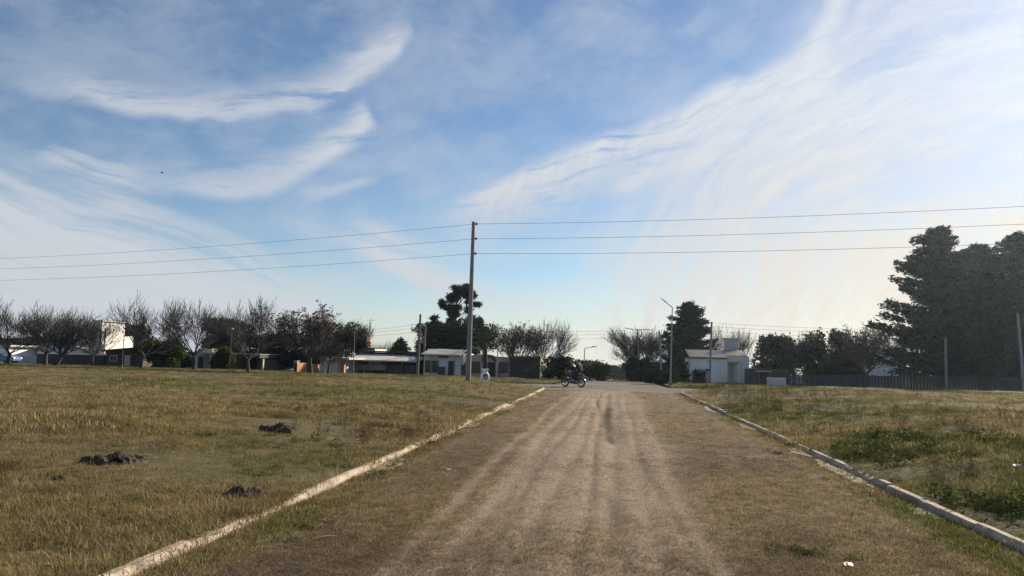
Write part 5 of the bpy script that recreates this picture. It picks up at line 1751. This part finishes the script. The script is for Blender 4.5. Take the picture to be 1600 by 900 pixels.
for wx, a0, a1, nm_ in ((.60, .3, 2.3, 'front_fender'), (-.60, .9, 3.0, 'rear_fender')):
    pts = [(wx + (RW + .035) * math.cos(a0 + (a1 - a0) * k / 8), 0, RW + (RW + .035) * math.sin(a0 + (a1 - a0) * k / 8)) for k in range(9)]
    MB().tube(pts, .055, 8, True, .3).build(nm_, M['moto_black'], mo, smooth=True)
MB().tube([(.34, -.33, .97), (.40, -.16, .99), (.37, 0, .93), (.40, .16, .99), (.34, .33, .97)], .013, 8).build('handlebar', M['chrome'], mo, smooth=True)
for s in (-1, 1):
    gp = MB().tube([(.35, s * .26, .98), (.33, s * .38, .965)], .02, 8).build('grip', M['rubber'], mo)
    MB().tube([(.39, s * .2, .99), (.37, s * .26, 1.12)], .006, 5).ball((.36, s * .27, 1.15), (.012, .05, .03), 8, 6).build('mirror', M['moto_black'], mo)
MB().ball((.47, 0, .86), (.085, .09, .095), 14, 10).build('headlight_shell', M['moto_black'], mo, smooth=True)
MB().ball((.525, 0, .86), (.035, .075, .08), 14, 10).build('headlight', M['lamp_glass'], mo, smooth=True)
MB().tube([(.32, 0, .74), (.22, 0, .76), (.06, 0, .74), (-.08, 0, .69)], [.05, .13, .13, .07], 14, True, .8).build('fuel_tank', M['moto_black'], mo, smooth=True)
MB().tube([(-.04, 0, .73), (-.2, 0, .71), (-.5, 0, .75), (-.74, 0, .77)], [.07, .13, .12, .07], 12, True, .42).build('seat', M['rubber'], mo, smooth=True)
MB().box(-.16, .16, -.11, .11, .22, .42).tube([(.05, 0, .40), (.14, 0, .58)], [.09, .085], 10).tube([(-.05, -.15, .32), (-.05, .15, .32)], .1, 14).build('engine', M['galv'], mo, bevel=.02)
MB().tube([(.14, .1, .46), (.18, .13, .30), (-.1, .14, .22), (-.35, .15, .24), (-.78, .16, .34)], [.02, .02, .025, .045, .05], 10).build('exhaust', M['chrome'], mo, smooth=True)
MB().prism([(-.42, .42), (-.12, .42), (-.08, .62), (-.5, .66)], -.12, .12).build('side_cover', M['moto_black'], mo, bevel=.02)
MB().box(-.86, -.80, -.06, .06, .62, .70).build('tail_light', M['red'], mo, bevel=.01)


def skin_obj(name, chains, mat, parent, sub=2):
    """connected joints with a radius each, grown into one surface"""
    vs, es, rad, ix = [], [], [], {}
    for ch in chains:
        prev = None
        for key, p, r_ in ch:
            if key not in ix: ix[key] = len(vs); vs.append(p); rad.append(r_)
            if prev is not None: es.append((prev, ix[key]))
            prev = ix[key]
    me = bpy.data.meshes.new(name); me.from_pydata(vs, es, [])
    ob = link(name, me, parent)
    md = ob.modifiers.new('skin', 'SKIN'); md.use_smooth_shade = True
    if not me.skin_vertices: return ob
    for i, r_ in enumerate(rad):
        sv = me.skin_vertices[0].data[i]
        sv.radius = r_ if hasattr(r_, '__len__') else (r_, r_); sv.use_root = (i == 0)
    ob.modifiers.new('sub', 'SUBSURF').levels = sub
    ob.modifiers['sub'].render_levels = sub
    me.materials.append(mat)
    return ob


def rider(label, hip, lean, hand, knee, foot, jacket, trs, helmet, base, name='person'):
    """seated figure in the motorcycle's own axes (x forward); hip is the pelvis point"""
    o = empty(name, (mx, 48.6, mg), label, 'person', 'people on the motorcycle', HEAD)
    hx, hz = hip
    dx, dz = math.sin(lean), math.cos(lean)
    P = lambda f_, y=0: (hx + dx * f_, y, hz + dz * f_)
    pel = ('pel', (hx, 0, hz), (.15, .12)); wst = ('wst', P(.18), (.135, .10)); cst = ('cst', P(.38), (.165, .11)); nk = ('nk', P(.53), (.06, .06))
    hd0 = ('hd0', (P(.60)[0] + .03, 0, P(.60)[2]), (.07, .08)); hd1 = ('hd1', (P(.68)[0] + .04, 0, P(.68)[2] + .01), (.085, .10)); hd2 = ('hd2', (P(.76)[0] + .04, 0, P(.76)[2] + .01), (.07, .08))
    body = [[pel, wst, cst, nk, hd0, hd1, hd2]]
    jk = [[('j0', (hx, 0, hz), (.18, .16)), ('j1', P(.18), (.175, .15)), ('j2', P(.38), (.20, .155)), ('j3', P(.50), (.095, .09))]]
    tr = [[('t0', (hx, 0, hz + .02), (.155, .125))]]
    for s in (-1, 1):
        sh = P(.45, s * .19); kn = (knee[0], s * knee[1], knee[2]); ft = (foot[0], s * foot[1], foot[2]); ha = (hand[0], s * hand[1], hand[2])
        el = ((sh[0] + ha[0]) / 2 - .06, s * (abs(sh[1]) + abs(ha[1])) / 2 + s * .07, (sh[2] + ha[2]) / 2 - .08)
        hipj = (hx + .03, s * .10, hz - .01)
        body.append([cst, ('sh%d' % s, sh, .05), ('el%d' % s, el, .04), ('ha%d' % s, ha, .028)])
        for q, off in enumerate((-.03, -.01, .01, .03)):       # fingers closed round the grip
            kx = ha[0] + .02; ky = ha[1] + s * off
            body.append([('ha%d' % s, ha, .028), ('f%d%da' % (s, q), (kx + .03, ky, ha[2] + .005), .011), ('f%d%db' % (s, q), (kx + .045, ky, ha[2] - .028), .010), ('f%d%dc' % (s, q), (kx + .02, ky, ha[2] - .045), .009)])
        body.append([('ha%d' % s, ha, .028), ('th%da' % s, (ha[0] + .0, ha[1] - s * .035, ha[2] - .02), .012), ('th%db' % s, (ha[0] + .03, ha[1] - s * .045, ha[2] - .035), .010)])
        body.append([pel, ('hp%d' % s, hipj, .085), ('kn%d' % s, kn, .058), ('an%d' % s, ft, .04), ('to%d' % s, (ft[0] + .13, ft[1], ft[2] - .05), .03)])
        jk.append([jk[0][2], ('js%d' % s, sh, .085), ('je%d' % s, el, .068), ('jh%d' % s, (ha[0] - .03, ha[1], ha[2] + .005), .040)])
        tr.append([tr[0][0], ('tp%d' % s, hipj, .10), ('tk%d' % s, kn, .075), ('ta%d' % s, (ft[0], ft[1], ft[2] + .05), .058)])
        MB().tube([(ft[0] - .07, ft[1], ft[2] - .05), (ft[0] + .02, ft[1], ft[2] - .03), (ft[0] + .17, ft[1], ft[2] - .065)], [.045, .055, .035], 8, True, .8).build('shoe', M['shoe'], o, smooth=True)
    skin_obj('body', body, M['skin'], o, 1)
    skin_obj('jacket', jk, M[jacket], o)
    skin_obj('trousers', tr, M[trs], o)
    c = hd1[1]
    if helmet:
        hm = MB().ball((c[0] - .01, 0, c[2] + .035), (.145, .125, .14), 18, 12).build('helmet', M[helmet], o, smooth=True)
        MB().ball((c[0] + .075, 0, c[2] + .02), (.075, .10, .055), 14, 8).build('visor', M['glass'], hm, smooth=True)
    else:
        MB().ball((c[0] - .025, 0, c[2] + .045), (.108, .10, .095), 16, 10, .03).build('hair', M['hair'], o, smooth=True)
        MB().ball((c[0] + .105, 0, c[2] - .005), (.02, .014, .022), 8, 6).build('nose', M['skin'], o, smooth=True)
    o.scale = (1.08,) * 3
    return o


mo.scale = (1.08,) * 3
rider('rider in black jacket and grey helmet leaning towards the handlebar', (-.12, .84), .30, (.33, .31, 1.0), (.24, .20, .72), (.0, .19, .33), 'jacket', 'trousers', 'helmet', None)
rider('passenger in dark navy jacket sitting behind the rider', (-.46, .88), .06, (-.12, .16, .98), (-.08, .24, .70), (-.30, .20, .36), 'jacket_navy', 'jeans', None, None)

# ------------------------------------------------------------------ bird high on the left
bx = px_ray(253, 270) * 60
bo = empty('bird', (bx[0], bx[1], bx[2] + CAMH), 'tiny dark bird flying high in the left part of the sky', 'bird', None, .6)
MB().tube([(-.11, 0, 0), (-.05, 0, .01), (.04, 0, .0), (.09, 0, -.01), (.13, 0, 0)], [.012, .035, .04, .03, .006], 8).build('body', M['metal_dark'], bo, smooth=True)
for s in (-1, 1):
    MB().add([(.05, s * .02, .01), (.04, s * .14, .07), (-.03, s * .24, .03), (-.05, s * .12, .05), (-.04, s * .02, .01)], [(0, 1, 2, 3, 4)]).build('wing', M['metal_dark'], bo)
MB().add([(-.10, -.015, 0), (-.10, .015, 0), (-.19, .04, .0), (-.19, -.04, .0)], [(0, 1, 2, 3)]).build('tail', M['metal_dark'], bo)

# ------------------------------------------------------------------ hazy air, lit from the sun's side
hz = MB().box(-905, 905, -62, 1505, -8.4, 19.0).build('haze', None)
hm_ = bpy.data.materials.new('hazy_air'); hm_.use_nodes = True
hn = hm_.node_tree; hn.nodes.clear()
hv = hn.nodes.new('ShaderNodeVolumePrincipled')
hv.inputs['Color'].default_value = (.68, .84, 1.0, 1); hv.inputs['Density'].default_value = .0002; hv.inputs['Anisotropy'].default_value = .78
ho = hn.nodes.new('ShaderNodeOutputMaterial'); hn.links.new(hv.outputs[0], ho.inputs['Volume'])
hm_.cycles.homogeneous_volume = True
hz.data.materials.append(hm_)
tag(hz, 'thin pale haze in the air over the whole place', None, None, 'stuff')
